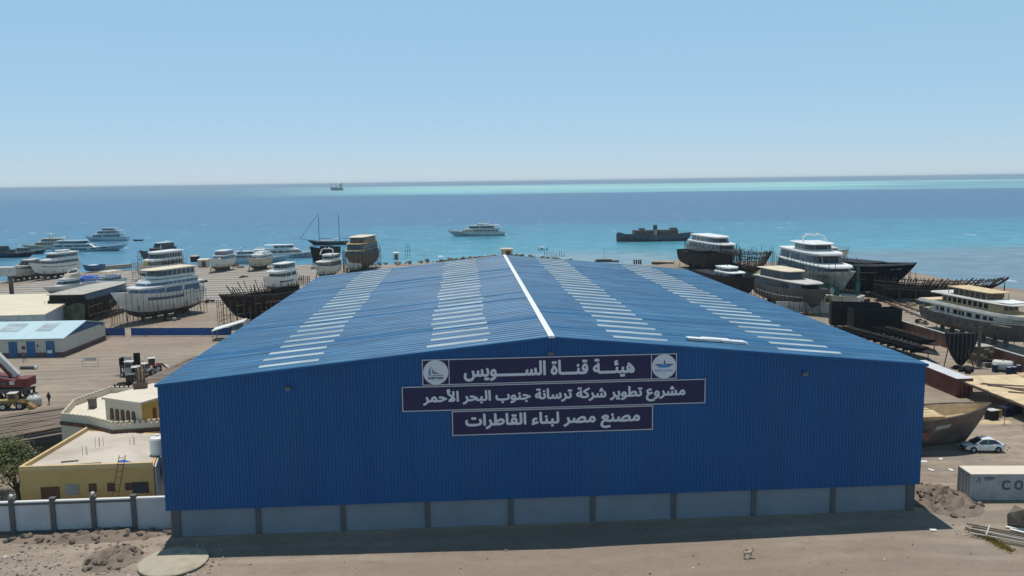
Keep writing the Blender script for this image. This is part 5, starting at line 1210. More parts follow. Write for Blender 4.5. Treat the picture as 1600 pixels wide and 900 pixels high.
def loader(label, p, rz, s, body, bucketm, roofm, name="wheel_loader"):
    t = thing(name, label, "loader", p, R_(rz)); t.scale = (s, s, s)
    for x in (-1.5, 1.4):
        for y in (-1, 1): wheel(t, x, y, .75, .5)
    b = MB(); b.box((-1.6, 0, 1.35), (2.4, 1.7, 1.1), top=.92); b.build("engine_cover", body, t, bevel=.06)
    b = MB(); b.box((1.1, 0, 1.0), (2.0, 1.2, .6)); b.build("front_frame", body, t, bevel=.05)
    cab(t, -.7, .7, 1.5, 1.5, 3.1, body, roofm)
    for y in (-.5, .5): b = MB(); b.tube([(.9, y, 1.6), (2.2, y, 1.5), (3.0, y, .6)], .14, 5); b.build("lift_arm", body, t)
    b = MB(); b.prism([(2.9, -1.4), (4.0, -1.4), (4.0, 1.4), (2.9, 1.4)], [.25, .1, .1, .25], [1.3, .3, .3, 1.3]); b.build("bucket", bucketm, t)
    b = MB(); b.tube([(-1.9, .5, 1.9), (-1.9, .5, 2.7)], .07, 6); b.build("exhaust", rubber, t)
    return t
loader("yellow wheel loader with square cab facing right, in front of the red crane", at(22, 639), 8, .74, yellowpaint, yellowpaint, oldwhite)
t = thing("bulk_bag", "pale grey bulk bag resting against the bucket of the yellow loader", "bag", at(54, 634), .3)
b = MB(); b.lathe([(.8, 0), (1.0, .3), (1.0, 1.0), (.8, 1.4), (.35, 1.5)], n=10); o = b.build("sack", oldwhite, t, smooth=True)
for k in range(4): b = MB(); a = k * 1.57; b.tube([(.7 * math.cos(a), .7 * math.sin(a), 1.3), (.6 * math.cos(a), .6 * math.sin(a), 1.75), (.4 * math.cos(a + .5), .4 * math.sin(a + .5), 1.4)], .05, 4); b.build("loop", sidew, t)
def crane():
    p = at(8, 622); t = thing("mobile_crane", "red mobile crane with a raised white boom at the left edge of the yard", "crane", p, R_(-4))
    b = MB(); b.box((-2.5, 0, 1.35), (11.5, 2.6, .7)); b.build("carrier", darkgrey, t, bevel=.05)
    for x in (-6.8, -5.2, -.2, 1.3, 2.6):
        for y in (-1.1, 1.1): wheel(t, x, y, .55, .45)
    for x in (-4, 2.9):
        for s in (-1, 1): b = MB(); b.box((x, s * 1.9, 1.0), (.5, 1.4, .35)); b.box((x, s * 2.5, .45), (.25, .25, 1.0)); b.box((x, s * 2.5, .06), (.8, .8, .12)); b.build("outrigger", rubber, t)
    b = MB(); b.prism([(-4.2, -1.3), (3.9, -1.3), (3.9, 1.3), (-4.2, 1.3)], 1.9, [4.3, 2.7, 2.7, 4.3]); b.build("superstructure", redpaint, t, bevel=.06)
    b = MB(); b.box((3.4, 0, 2.55), (1.6, 2.5, 1.3)); b.build("counterweight", redpaint, t, bevel=.1)
    for k in range(4): b = MB(); b.box((-1.5 + k * 1.2, -1.36, 2.5 + .1 * (k % 2)), (.7, .15, .5)); b.build("side_box", oldwhite if k % 2 else darkgrey, t)
    b = MB(); b.box((-3.4, -.9, 3.6), (1.9, 1.1, 1.7), top=.9); cb = b.build("operator_cab", redpaint, t); b = MB(); b.box((-3.4, -1.43, 3.9), (1.4, .06, .8)); b.build("window", glass, cb)
    d = Vector((-.66, 0, .75)).normalized(); o = Vector((2.2, .1, 3.4))
    for k, (a0, a1, s_, m_) in enumerate(((0, 9, .72, oldwhite), (8.5, 16, .58, oldwhite), (15.5, 23, .46, cleanwhite))):
        pa, pb = o + d * a0, o + d * a1; u = Vector((0, 1, 0)); v = d.cross(u)
        b = MB(); vs = [q + u * sx * s_ / 2 + v * sz * s_ / 2 for q in (pa, pb) for sx, sz in ((-1, -1), (1, -1), (1, 1), (-1, 1))]
        b.add(vs, [(0, 1, 2, 3), (7, 6, 5, 4), (0, 4, 5, 1), (1, 5, 6, 2), (2, 6, 7, 3), (3, 7, 4, 0)]); b.build("boom", m_, t)
    b = MB(); pa, pb = o + d * .5 + Vector((-.55, -.2, -.4)), o + d * 7 + Vector((-.45, -.2, -.4)); b.tube([pa, pb], .3, 6); b.build("boom_stripe", redpaint, t)
    b = MB(); b.tube([(-1.2, 0, 3.6), tuple(o + d * 6.5)], .18, 6); b.build("luffing_cylinder", metal, t)
crane()
t = thing("steel_pipe", "short pale pipe lying on the yard to the right of the crane", "pipe", at(44, 577), R_(-4)); b = MB(); b.tube([(-1.3, 0, .3), (1.3, 0, .3)], .28, 12); b.build("tube", darkgrey, t); b = MB(); b.tube([(1.25, 0, .3), (1.6, 0, .3)], .31, 12); b.build("end_cap", cleanwhite, t)
def forklift(label, p, rz, body, mh, roofm=oldwhite):
    t = thing("forklift", label, "forklift", p, R_(rz), "forklifts parked beside the shed"); t.scale = (.8, .8, .85)
    for x in (-1.1, 1.1):
        for y in (-.8, .8): wheel(t, x, y, .5, .4)
    b = MB(); b.box((-.4, 0, 1.0), (3.0, 1.6, .8), top=.95); b.build("chassis", body, t, bevel=.06)
    b = MB(); b.box((-1.7, 0, 1.1), (.8, 1.7, 1.1)); b.build("counterweight", rubber, t, bevel=.1)
    cab(t, -1.0, .7, 1.4, 1.3, 2.9, body, roofm)
    for y in (-.5, .5): b = MB(); b.box((1.55, y, mh / 2 + .1), (.28, .2, mh)); b.build("mast_rail", rubber, t)
    for z in (.5, mh * .5, mh): b = MB(); b.box((1.55, 0, z), (.2, 1.1, .2)); b.build("mast_crossbar", rubber, t)
    b = MB(); b.box((1.78, 0, mh * .78), (.15, 1.0, mh * .42)); b.build("carriage", rubber, t)
    for y in (-.4, .4): b = MB(); b.box((2.5, y, .15), (1.5, .16, .08)); b.build("fork", darkgrey, t)
forklift("forklift with a very tall black mast, in the middle of the machine group", at(214, 597), 100, darkgrey, 5.2)
forklift("forklift with a shorter mast, at the left end of the machine group", at(203, 588), 170, primer, 3.6)
loader("low black loader with a wide bucket, lying nearest the cream house roof", at(205, 610), 195, .8, rubber, rubber, darkgrey, "skid_loader")
loader("grey loader standing behind the tall forklift", at(226, 588), 75, .68, primer, oldwhite, oldwhite)
loader("red and white tractor with a pale cab, farthest right of the machine group", at(238, 580), 20, .72, redpaint, oldwhite, oldwhite, "tractor")

# people
def person(label, px, py, h, top, legs, heading, stride=.25, arm=.15, dark=None):
    p = at(px, py); t = thing("person", label, "person", p, R_(heading)); k = h / 1.75
    def skin(name, V, E_, Rr, m, parent):
        me = bpy.data.meshes.new(name); me.from_pydata([tuple(c * k for c in v) for v in V], E_, [])
        o = bpy.data.objects.new(name, me); C.objects.link(o); o.parent = parent; me.materials.append(m)
        sk = o.modifiers.new("skin", 'SKIN'); sk.use_smooth_shade = True
        for sv, r in zip(me.skin_vertices[0].data, Rr): sv.radius = (r * k, r * k)
        me.skin_vertices[0].data[0].use_root = True
        o.modifiers.new("sub", 'SUBSURF').levels = 1
        o.modifiers["sub"].render_levels = 1
        return o
    skinm = mat("brown_skin", (0.20, 0.11, 0.07), 0.6, 0.08)
    V = [(0, 0, .95), (0, 0, 1.2), (0, 0, 1.42), (0, 0, 1.5), (.02, 0, 1.6), (.02, 0, 1.7), (0, .19, 1.40), (-.03 - arm * .3, .25, 1.13), (arm, .24, .88), (0, -.19, 1.40), (.03, -.25, 1.13), (-arm * .3, -.24, .88), (.0, .1, .90), (stride * .5, .11, .50), (stride * .4, .11, .08), (stride * .4 + .16, .12, .04), (0, -.1, .90), (-stride * .3, -.11, .50), (-stride, -.11, .1), (-stride + .15, -.12, .04)]
    E_ = [(0, 1), (1, 2), (2, 3), (3, 4), (4, 5), (2, 6), (6, 7), (7, 8), (2, 9), (9, 10), (10, 11), (0, 12), (12, 13), (13, 14), (14, 15), (0, 16), (16, 17), (17, 18), (18, 19)]
    Rr = [.15, .14, .15, .06, .1, .08, .07, .05, .04, .07, .05, .04, .1, .07, .055, .045, .1, .07, .055, .045]
    body = skin("body", V, E_, Rr, legs, t)
    skin("shirt", [(0, 0, .98), (0, 0, 1.2), (0, 0, 1.41), (0, .19, 1.41), (-.03 - arm * .3, .25, 1.13), (0, -.19, 1.41), (.03, -.25, 1.13)], [(0, 1), (1, 2), (2, 3), (3, 4), (2, 5), (5, 6)], [.165, .155, .165, .085, .065, .085, .065], top, t)
    b = MB(); b.lathe([(.02, 1.48), (.075, 1.51), (.095, 1.58), (.1, 1.64), (.085, 1.71), (.03, 1.755)], (.02, 0, 0), 12); hd = b.build("head", skinm, t, smooth=True); hd.scale = (k, k, k)
    b = MB(); b.lathe([(.105, 1.62), (.108, 1.68), (.09, 1.745), (.02, 1.775)], (.005, 0, 0), 12); hr = b.build("hair", rubber, hd, smooth=True)
    return t
dkcloth = mat("dark_navy_cloth", (0.02, 0.022, 0.032), 0.9, 0.15); bluecloth = mat("light_blue_cloth", (0.22, 0.27, 0.33), 0.9, 0.1); greycloth = mat("grey_cloth", (0.1, 0.095, 0.09), 0.9, 0.1)
person("person in dark clothes walking across the yard in the left foreground", 77, 632, 1.8, dkcloth, dkcloth, 80)
person("person in a light blue shirt walking in front of the workshop doors", 38, 565, 1.75, bluecloth, greycloth, 200, .35)
person("person in dark clothes walking along the blue hoarding by the workshop gable", 169, 529, 1.75, greycloth, dkcloth, 0, .35)

# clutter among the left hardstand and shore
def hut(label, px, py, w_, d_, h, wallm, roofm, name="hut", cat="hut", rz=0, over=.25, open_=True):
    t = thing(name, label, cat, at(px, py), R_(rz))
    b = MB(); b.box((0, 0, h / 2), (w_, d_, h)); b.build("wall", wallm, t)
    b = MB(); b.prism([(-w_ / 2 - over, -d_ / 2 - over), (w_ / 2 + over, -d_ / 2 - over), (w_ / 2 + over, d_ / 2 + over), (-w_ / 2 - over, d_ / 2 + over)], [h, h, h + .3, h + .3], [h + .15, h + .15, h + .45, h + .45]); b.build("roof", roofm, t)
    if open_: b = MB(); b.box((w_ * .1, -d_ / 2 - .02, h * .42), (w_ * .4, .1, h * .8)); b.build("doorway", glass, t)
    return t
hut("little shore hut with pale flat roof beside the green glazed yacht", 319, 417, 3.6, 3, 2.7, palewall, cream)
hut("dark shed by the water left of the little pale roofed hut", 305, 409, 2.8, 3, 2.2, ribwood, greyconc, open_=False)
hut("small white guard hut on the sandy shore behind the roof", 619, 406, 2.0, 2.0, 2.7, oldwhite, oldwhite)
hut("beige block kiosk on the shore, seen just over the roof ridge", 792, 400.5, 4.6, 3, 3.0, paleochre, roofscreed)
t = thing("pole_frame", "thin pole tower frame standing on the shore beyond the roof", "frame", at(637, 404))
for x in (-1.1, 0, 1.1): b = MB(); b.tube([(x, 0, 0), (x * .6, 0, 6.3)], .07, 5); b.build("pole", ribwood, t)
for z in (1.5, 3, 4.5): b = MB(); b.tube([(-1.1, 0, z), (1.1, 0, z + .2)], .05, 4); b.build("rail", ribwood, t)
t = thing("block_jetty", "low jetty of grey concrete blocks beside the small blue open boat", "jetty", at(172, 421), R_(42))
for i in range(7): b = MB(); b.box((-6 + i * 2.1, random.uniform(-.2, .2), .7), (2.0, 2.6, 1.7), 0, random.uniform(-.05, .05)); b.build("block", greyconc, t)
t = thing("tarp_cover", "bright blue tarpaulin draped over a load behind the small cabin cruiser", "tarpaulin", at(139, 440), R_(-8))
b = MB(); n = 12; vs = []
for i in range(n + 1):
    for j in range(n + 1):
        u, v = i / n * 2 - 1, j / n * 2 - 1; hh = 2.0 * (1 - max(abs(u), abs(v)) ** 5) + .25 * math.sin(i * 1.3) * math.cos(j * 1.7)
        vs.append((u * 4.2, v * 2.4, max(.02, hh)))
b.add(vs, [(i * (n + 1) + j, (i + 1) * (n + 1) + j, (i + 1) * (n + 1) + j + 1, i * (n + 1) + j + 1) for i in range(n) for j in range(n)]); b.build("sheet", tarpblue, t); b = MB(); b.tube([(4.2, 0, .1), (5.2, .6, .05)], .03, 4); b.build("rope", oldwhite, t)
def junk(label, px, py, s, n, ms, group="junk heaps on the hardstand"):
    t = thing("junk_heap", label, "junk", at(px, py), random.uniform(0, 3), group)
    for k in range(n):
        b = MB(); b.box((random.uniform(-s, s), random.uniform(-s * .6, s * .6), random.uniform(.15, .5)), (random.uniform(.5, 1.3), random.uniform(.3, .9), random.uniform(.3, .9)), 0, random.uniform(0, 3)); b.build("scrap", random.choice(ms), t)
jm = [ribwood, darkgrey, brownwood, greyconc, rustyhull]
for px, py, lab in ((316, 442, "dark junk heap at the stern of the two roofed yacht"), (366, 416, "small dark junk heap between the two far hardstand yachts"), (376, 419, "heap of grey scrap just left of the tan hulled yacht"), (380, 434, "scrap on the open hardstand near the black windowed yacht"), (326, 472, "small dark crate heap on the hardstand left of the wooden hull"), (468, 438, "timber scrap between the black windowed yacht and the roof eaves"), (286, 489, "pale scrap pile under the stern of the biggest left yacht"), (268, 501, "boards piled beside the props of the biggest left yacht")):
    junk(lab, px, py, 1.5, 7, jm)
# props standing along the roof edge by the wooden hull
t = thing("plank_bundle", "bundle of upright planks leaning beside the left eaves of the shed", "planks", at(472, 446), .2)
for k in range(9): b = MB(); b.box((k * .55 - 2.2, .2 * (k % 2), 1.5), (.3, .12, 3 + random.uniform(-.5, .6))); b.build("plank", ply if k % 3 == 0 else brownwood, t)
# shore rubble in the middle
rockm = mat("shore_rock", (0.16, 0.13, 0.105), 0.9, 0.35, 1.0)
b = MB()
for i in range(170):
    px = random.choice([random.uniform(575, 780), random.uniform(690, 900)]); q = at(px, 403 if px < 850 else 405)
    x = q.x; y = shore_y(x) - random.uniform(3, 14); b.ico((x, y, random.uniform(0, .35)), random.uniform(.25, .95), jit=.35)
tag(b.build("shore_rubble", rockm), kind="stuff")
t = thing("shore_fence", "row of dark stakes on the shore right of the roof ridge", "fence", at(866, 401.5), R_(-12))
for k in range(9): b = MB(); b.tube([(k * 1.0 - 4, 0, 0), (k * 1.0 - 4 + random.uniform(-.2, .2), 0, random.uniform(1.2, 2.4))], .09, 5); b.build("stake", ribwood, t)
for i, px in enumerate((991, 994.5, 998, 1001)):
    t = thing("mooring_post", "short dark mooring post in the row at the water's edge beyond the roof", "post", at(px, 413), 0, "row of dark mooring posts"); b = MB(); b.lathe([(.28, 0), (.25, 1.3), (.34, 1.35), (.3, 1.6), (.05, 1.65)], n=8); b.build("shaft", ribwood, t); b = MB(); b.lathe([(.36, .7), (.36, .82)], n=8); b.build("band", darkgrey, t)
t = thing("slipway_slab", "broken concrete slipway slab at the water beside the dark hulls", "slab", at(1036, 411), R_(-22))
b = MB(); b.box((0, 0, .5), (8, 4.5, .35)); b.build("slab", mat("tan_concrete", (.36, .29, .2), .9, .2, .6), t); b = MB(); b.box((-.5, 0, .0), (7, 3.6, .7)); b.build("footing", darkgrey, t)
# ------------------------------------------------------------------ right side of the yard
t = thing("site_office", "small white flat roofed office block in front of the biggest white yacht", "office", at(1313, 480), R_(-42))
b = MB(); b.box((0, 0, 1.4), (9.5, 4.2, 2.8)); b.build("wall", palewall, t); b = MB(); b.box((0, 0, 2.9), (9.9, 4.6, .25)); b.build("roof", creamroof, t)
b = MB(); b.box((4.77, 0, 1.6), (.08, 2.2, .6)); b.build("window", glass, t); b = MB(); b.box((-2.4, -2.12, 1.1), (.9, .08, 2.1)); b.build("door", brownframe, t)
p = at(1301, 459, 3.0); t = thing("roof_tank", "white water drum on the roof of the small white office", "tank", (p.x, p.y, 3.02)); b = MB(); b.lathe([(.6, 0), (.62, 1.3), (.5, 1.5), (.2, 1.6)], n=14); b.build("drum", cleanwhite, t); b = MB(); b.tube([(.6, 0, .2), (1.0, 0, .2), (1.0, 0, 0)], .04, 5); b.build("pipe", metal, t)
def yard_wall(label, a, c, h, m, capm, th=.25, pier=3.5, name="yard_wall", pm=None):
    a, c = Vector(a), Vector(c); ln = (c - a).length; t = thing(name, label, "wall", (a.x, a.y, 0), math.atan2(c.y - a.y, c.x - a.x))
    b = MB(); b.box((ln / 2, 0, h / 2 - .1), (ln, th, h + .2)); b.build("wall_panel", m, t)
    b = MB(); b.box((ln / 2, 0, h + .06), (ln + .1, th + .1, .12)); b.build("coping", capm, t)
    for x in frange(.2, ln - .2, pier): b = MB(); b.box((x, 0, h / 2 - .1), (.4, th + .16, h + .19)); b.build("pier", pm or m, t)
brickm = mat("red_brown_brick", (0.20, 0.095, 0.07), 0.9, 0.2, 0.8, dirt=(0.3, 0.19, 0.15), dirt_amt=0.5, dirt_scale=0.4)
yard_wall("long red brown brick wall with white coping on the right, below the passenger ship", (78.3, 96), (83.0, -6), 2.5, brickm, oldwhite, pier=4.2)
a, c = at(1212, 487), at(1300, 489.5)
yard_wall("low white yard wall below the brown hulled yacht at the right eaves", (a.x, a.y), (c.x, c.y), 2.3, oldwhite, oldwhite, pier=5)
t = thing("steel_frame_rack", "thin dark steel frame standing in front of the low white yard wall", "rack", at(1270, 491), 0)
for x in (-1.6, 1.6): b = MB(); b.box((x, 0, 1.1), (.12, .12, 2.2)); b.build("leg", darkgrey, t)
for z in (1.0, 2.1): b = MB(); b.box((0, 0, z), (3.3, .1, .1)); b.build("crossbar", darkgrey, t)
def plate_block(label, p0, p1, h, z0, hang):
    a, c = at(*p0), at(*p1); ln = (c - a).length; t = thing("steel_block", label, "hull block", (a.x, a.y, z0), math.atan2(c.y - a.y, c.x - a.x), "black steel hull blocks by the right eaves")
    b = MB(); b.box((ln / 2, 0, h / 2), (ln, .12, h)); b.build("plate", blacksteel, t)
    b = MB(); b.box((ln / 2, 3.2, h / 2), (ln, .12, h)); b.build("plate", blacksteel, t)
    b = MB(); b.box((.06, 1.6, h / 2), (.12, 3.0, h)); b.build("end_plate", blacksteel, t)
    b = MB(); b.box((ln - .06, 1.6, h / 2), (.12, 3.0, h)); b.build("end_plate", blacksteel, t)
    for k in range(9): b = MB(); b.box((ln * (k + .5) / 9, -.1, h / 2), (.06, .1, h * .96)); b.build("stiffener", blacksteel, t)
    for k in range(4): b = MB(); b.box((ln * (k + .5) / 4, 1.6, -z0 / 2), (.4, 1.4, z0)); b.build("support", ribwood, t)
plate_block("black steel hull block, the left of the two, beside the right eaves", (1298, 513), (1376, 515), 4.6, .6, 0)
plate_block("black steel hull block, the right of the two, next to the brick wall", (1333, 524), (1408, 523), 4.6, .5, 0)
def keel_section(label, p0, p1, w_):
    a, c = at(*p0), at(*p1); ln = (c - a).length; t = thing("keel_section", label, "hull section", (a.x, a.y, .9), math.atan2(c.y - a.y, c.x - a.x), "flat steel hull sections by the right eaves")
    for s in (-1, 1):
        b = MB(); b.prism([(0, 0), (ln * .8, 0), (ln, 0), (ln * .8, s * w_ / 2), (0, s * w_ / 2)][::s], [.0, .0, .5, .5, .4][::s], [.12, .12, .62, .62, .52][::s]); b.build("bottom_plate", blacksteel, t)
    for k in range(12):
        x = ln * .04 + ln * .78 * k / 11; b = MB(); b.prism([(x, -w_ / 2), (x + .08, -w_ / 2), (x + .08, w_ / 2), (x, w_ / 2)], .12, .95); b.build("floor_frame", blacksteel, t)
    for y in (-w_ * .45, -w_ * .2, w_ * .2, w_ * .45): b = MB(); b.box((ln * .42, y, .98), (ln * .84, .1, .12)); b.build("longitudinal", rustyhull if y > 0 else blacksteel, t)
    for k in range(5):
        for s in (-1, 1): b = MB(); b.tube([(ln * (.08 + .19 * k), s * w_ * .4, -.9), (ln * (.08 + .19 * k), s * w_ * .4, .3)], .09, 5); b.build("prop", ribwood, t)
keel_section("long flat black steel hull section lying on props next to the right eaves", (1310, 524), (1468, 569), 3.6)
keel_section("second flat black steel hull section lying beside the brick wall", (1365, 522), (1466, 553), 3.6)
t = thing("bow_bulkhead", "black V shaped bow section standing on end in front of the brick wall", "hull section", at(1501, 574), R_(-6), None)
prof = [(-2.4, 5.6), (2.4, 5.6), (2.3, 4.0), (1.5, 1.9), (.5, .5), (.1, .2), (-.3, .4), (-1.3, 1.9), (-2.2, 4.0)]
b = MB(); n = len(prof); vs = [(p[0], y, p[1]) for y in (0, .9) for p in prof]; b.add(vs, [tuple(range(n))[::1], tuple(range(n, 2 * n))[::-1]] + [(i, n + i, n + (i + 1) % n, (i + 1) % n) for i in range(n)]); b.build("plating", blacksteel, t)
for k in range(7): x = -2.0 + k * .66; zl = .6 + 1.5 * abs(x) ** 1.05; b = MB(); b.box((x, -.06, (5.5 + zl) / 2), (.08, .12, 5.5 - zl)); b.build("stiffener", greyhull, t)
for x0, x1 in ((3.0, 2.2), (-3.0, -2.0), (1.8, .9)): b = MB(); b.tube([(x0, -.6, 0), (x1, .2, 3.4)], .1, 5); b.build("prop", rustyhull, t)
b = MB(); b.box((2.9, .3, 3.3), (.35, .35, 6.6)); b.build("upright", rustyhull, t)
t = thing("timber_stack", "brown stack of cut timber and crates by the brick wall", "timber stack", at(1531, 568), R_(8))
for k in range(6):
    for j in range(3): b = MB(); b.box((-1 + j * 1.0 + .05 * k, random.uniform(-.1, .1), .25 + k * .48), (.95, 2.2, .42)); b.build("timber_bale", ply if (k + j) % 3 == 0 else brownwood, t)
b = MB(); b.box((0, 0, 3.05), (3.0, 2.3, .1)); b.build("cover_sheet", greyconc, t)
def drum(label, px, py, m, group="steel drums by the brick wall"):
    t = thing("oil_drum", label, "drum", at(px, py), 0, group); b = MB(); b.lathe([(.3, 0), (.33, .03), (.32, .3), (.335, .32), (.32, .36), (.32, .6), (.335, .62), (.32, .65), (.33, .93), (.29, .95)], n=16); b.build("barrel", m, t); b = MB(); b.lathe([(.27, .93), (.27, .96)], n=16); b.build("lid", mat("pale_drum_lid", (.35, .42, .5), .5, .1), t); t.scale = (1.25, 1.25, 1.25)
ddm = mat("navy_drum_paint", (.012, .025, .07), .45, .15)
drum("single navy drum standing left of the cream cylinder tank", 1554, 581, ddm)
for q, (px, py) in enumerate(((1576, 585), (1584, 584.5), (1591, 582), (1580, 577), (1588, 575.5), (1594, 574))):
    drum(["navy drum at the front left of the drum cluster by the brick wall", "navy drum with pale lid at the front middle of the drum cluster", "navy drum at the front right of the drum cluster", "navy drum at the back left of the drum cluster", "navy drum in the back middle of the drum cluster", "navy drum at the back right of the drum cluster, nearest the brick wall"][q], px, py, ddm)
t = thing("cylinder_tank", "cream horizontal cylinder tank lying near the navy drums", "tank", at(1566, 580), R_(-35)); b = MB(); b.lathe([(.3, -1.5), (.75, -1.35), (.85, -1.1), (.85, 1.1), (.75, 1.35), (.3, 1.5)], (0, 0, .95), 20, axis='x'); b.build("shell", oldwhite, t, smooth=True); b = MB(); b.box((-.8, 0, .2), (.3, 1.2, .4)); b.box((.8, 0, .2), (.3, 1.2, .4)); b.build("saddle", rustyhull, t); b = MB(); b.lathe([(.2, 1.75), (.2, 1.95)], n=10); b.build("hatch", brownwood, t)
junk("dark tangle of cables and scrap beside the timber stack", 1544, 572, 1.6, 9, [rubber, darkgrey, oldwhite, blacksteel], None)
junk("dark scrap on the ground under the V shaped bow section", 1508, 580, 1.6, 8, [rubber, darkgrey, blacksteel], None)
for k, (x0, y0, x1, y1) in enumerate(((1335, 452, 1452, 492), (1345, 455, 1440, 497))):
    a, c = at(x0, y0), at(x1, y1); d = c - a; ln = d.length; t = thing("slipway_rail", ["long rusty slipway rail lying nearer the black steel hull", "long rusty slipway rail lying nearer the brick wall"][k], "rail", (a.x, a.y, .12), math.atan2(d.y, d.x), "slipway rails in the yard")
    b = MB(); b.box((ln / 2, 0, .1), (ln, .3, .22)); b.build("rail", rustyhull, t)
    for q in range(int(ln / 3)): b = MB(); b.box((q * 3 + 1, 0, -.05), (.4, 1.6, .16), 0, random.uniform(-.1, .1)); b.build("sleeper", brownwood, t)
for px, py, lab in ((1395, 466, "timber offcuts on the sand right of the black steel hull"), (1420, 478, "heap of planks on the sand behind the right black hull block"), (1385, 484, "dark timber heap between the slipway rails"), (1255, 492, "rubble heap at the foot of the low white yard wall"), (1218, 490, "pale scrap heap at the end of the low white yard wall"), (1440, 505, "timber heap under the stern of the passenger ship"), (1345, 470, "dark heap at the foot of the green netting")):
    junk(lab, px, py, 2.0, 9, [brownwood, ply, ribwood, rustyhull, greyconc], "timber and scrap heaps on the right")
# raised timber platform
t = thing("timber_platform", "raised pale timber working platform on rusty legs at the right edge", "platform", (62.3, 41.5, 0))
b = MB()
for k in range(20):
    y = -k * 1.25; b.box((4.9 + random.uniform(-.1, .1), y - .62, 2.2 + random.uniform(0, .03)), (9.6, 1.22, .08))
b.build("deck", pale_ply, t)
b = MB(); b.box((.05, -12.5, 2.05), (.18, 25, .28)); b.build("edge_beam", rustyhull, t); b = MB(); b.box((9.6, -12.5, 2.0), (.18, 25, .2)); b.build("edge_beam", rustyhull, t)
for y in frange(-.5, -24.5, 4.0):
    for x in (.15, 4.8, 9.5): b = MB(); b.box((x, y, .95), (.28, .28, 2.1)); b.build("leg", rustyhull, t)
for (x0, y0, x1, y1) in ((1.2, -5.0, 7.5, -7.5), (1.6, -6.0, 8.2, -10.5), (1.8, -4.6, 4.6, -9.6), (2.2, -9.5, 8.4, -13.0), (3.4, -13.2, 8.8, -14.2), (1.6, -16.5, 7.5, -17.6)):
    b = MB(); b.tube([(x0, y0, 2.34), (x1, y1, 2.36)], .09, 4); o = b.build("scrap_bar", rustyhull); o.location = (62.3, 41.5, 0); tag(o, "thin rusty bar lying across the raised timber platform", "bar", "rusty bars on the timber platform")
for y, x in ((-8.5, 9.4), (-15.8, 6.4), (-20, 3)):
    b = MB(); b.tube([(x, y, 2.2), (x, y, 4.4)], .07, 5); b.build("upright", rustyhull, t)
b = MB(); b.tube([(9.4, -8.5, 4.0), (9.4, -22, 4.0)], .05, 5); b.build("handrail", rustyhull, t)
def crate(label, px, py, m, s=(1.3, 1.0, 1.3), group="dark boxes under the timber platform", rz=10):
    t = thing("equipment_box", label, "box", at(px, py), R_(rz), group); b = MB(); b.box((0, 0, s[2] / 2), s); b.build("casing", m, t, bevel=.03); b = MB(); b.box((0, 0, s[2] + .03), (s[0] + .06, s[1] + .06, .06)); b.build("lid", oldwhite if px < 1555 else m, t); b = MB()
    for k in range(4): b.box((-s[0] * .36 + k * s[0] * .24, -s[1] / 2 - .015, s[2] * .5), (.05, .03, s[2] * .7))
    b.build("rib", blacksteel, t)
crate("black equipment box with pale lid standing alone on the sawdust", 1549, 656, rubber)
crate("navy equipment box under the platform edge, the left of two", 1571, 649, ddm, (1.4, 1.2, 1.1))
crate("navy equipment box under the platform edge, the right of two", 1585, 645, ddm, (1.3, 1.2, 1.2))
t = thing("yellow_compressor", "small yellow machine between the dark boxes under the platform", "machine", at(1559, 651), .2); b = MB(); b.box((0, 0, .55), (.9, .7, .8), top=.85); b.build("housing", yellowpaint, t, bevel=.04); b = MB(); b.tube([(.2, 0, .9), (.2, 0, 1.3)], .05, 6); b.build("exhaust", rubber, t); wheel(t, -.3, -.4, .2, .12); wheel(t, -.3, .4, .2, .12)
for i, (px, py, zt) in enumerate(((1516, 642, 2.6), (1542, 640, 2.4), (1569, 664, 3.2), (1600, 672, 2.6))):
    t = thing("line_post", ["thin rusty post beside the corner of the red container", "thin rusty post standing left of the black equipment box", "thin rusty post standing right of the black equipment box", "thin rusty post at the right edge below the platform"][i], "post", at(px, py), 0, "thin posts in front of the platform"); b = MB(); b.tube([(0, 0, 0), (.05, 0, zt)], .04, 5); b.build("rod", rustyhull, t); b = MB(); b.box((0, 0, .04), (.25, .25, .08)); b.build("foot", greyconc, t)
for k in range(3):
    b = MB(); b.tube([(0, 0, .1), (3.5, -.6 * k, .1)], .07, 5); o = b.build("loose_bar", rustyhull); o.location = at(1508 + k * 6, 632 + k * 3); o.rotation_euler.z = R_(-50); tag(o, "rusty bar lying on the ground between the red container and the platform", "bar", "rusty bars on the ground by the platform")
sawd = mat("sawdust", (0.50, 0.40, 0.24), 0.95, 0.12, 1.0)
def patch(name, px, py, rx, ry, h, m, kind="stuff", seed=1, rz=0):
    c_ = at(px, py); n, k = 36, 9; b = MB(); vs = [(0, 0, h)]; rnd = random.Random(seed)
    wob = [rnd.uniform(.7, 1.15) for _ in range(n)]
    for j in range(1, k + 1):
        f = j / k
        for i in range(n):
            a = 2 * math.pi * i / n; w_ = 1 + (wob[i] * .5 + (wob[i - 1] + wob[(i + 1) % n]) * .25 - 1) * f
            x, y = rx * f * w_ * math.cos(a), ry * f * w_ * math.sin(a)
            x, y = x * math.cos(rz) - y * math.sin(rz), x * math.sin(rz) + y * math.cos(rz)
            vs.append((x, y, h * (1 - f * f) * (.8 + .4 * mnoise.noise((x * .8, y * .8, seed))) - (.12 if j == k else 0) + .01))
    fs = [(0, 1 + i, 1 + (i + 1) % n) for i in range(n)] + [(1 + j * n + i, 1 + (j + 1) * n + i, 1 + (j + 1) * n + (i + 1) % n, 1 + j * n + (i + 1) % n) for j in range(k - 1) for i in range(n)]
    b.add(vs, fs); o = b.build(name, m, smooth=True); o.location = (c_.x, c_.y, ground_z(c_.x, c_.y) + .03); return tag(o, kind=kind)
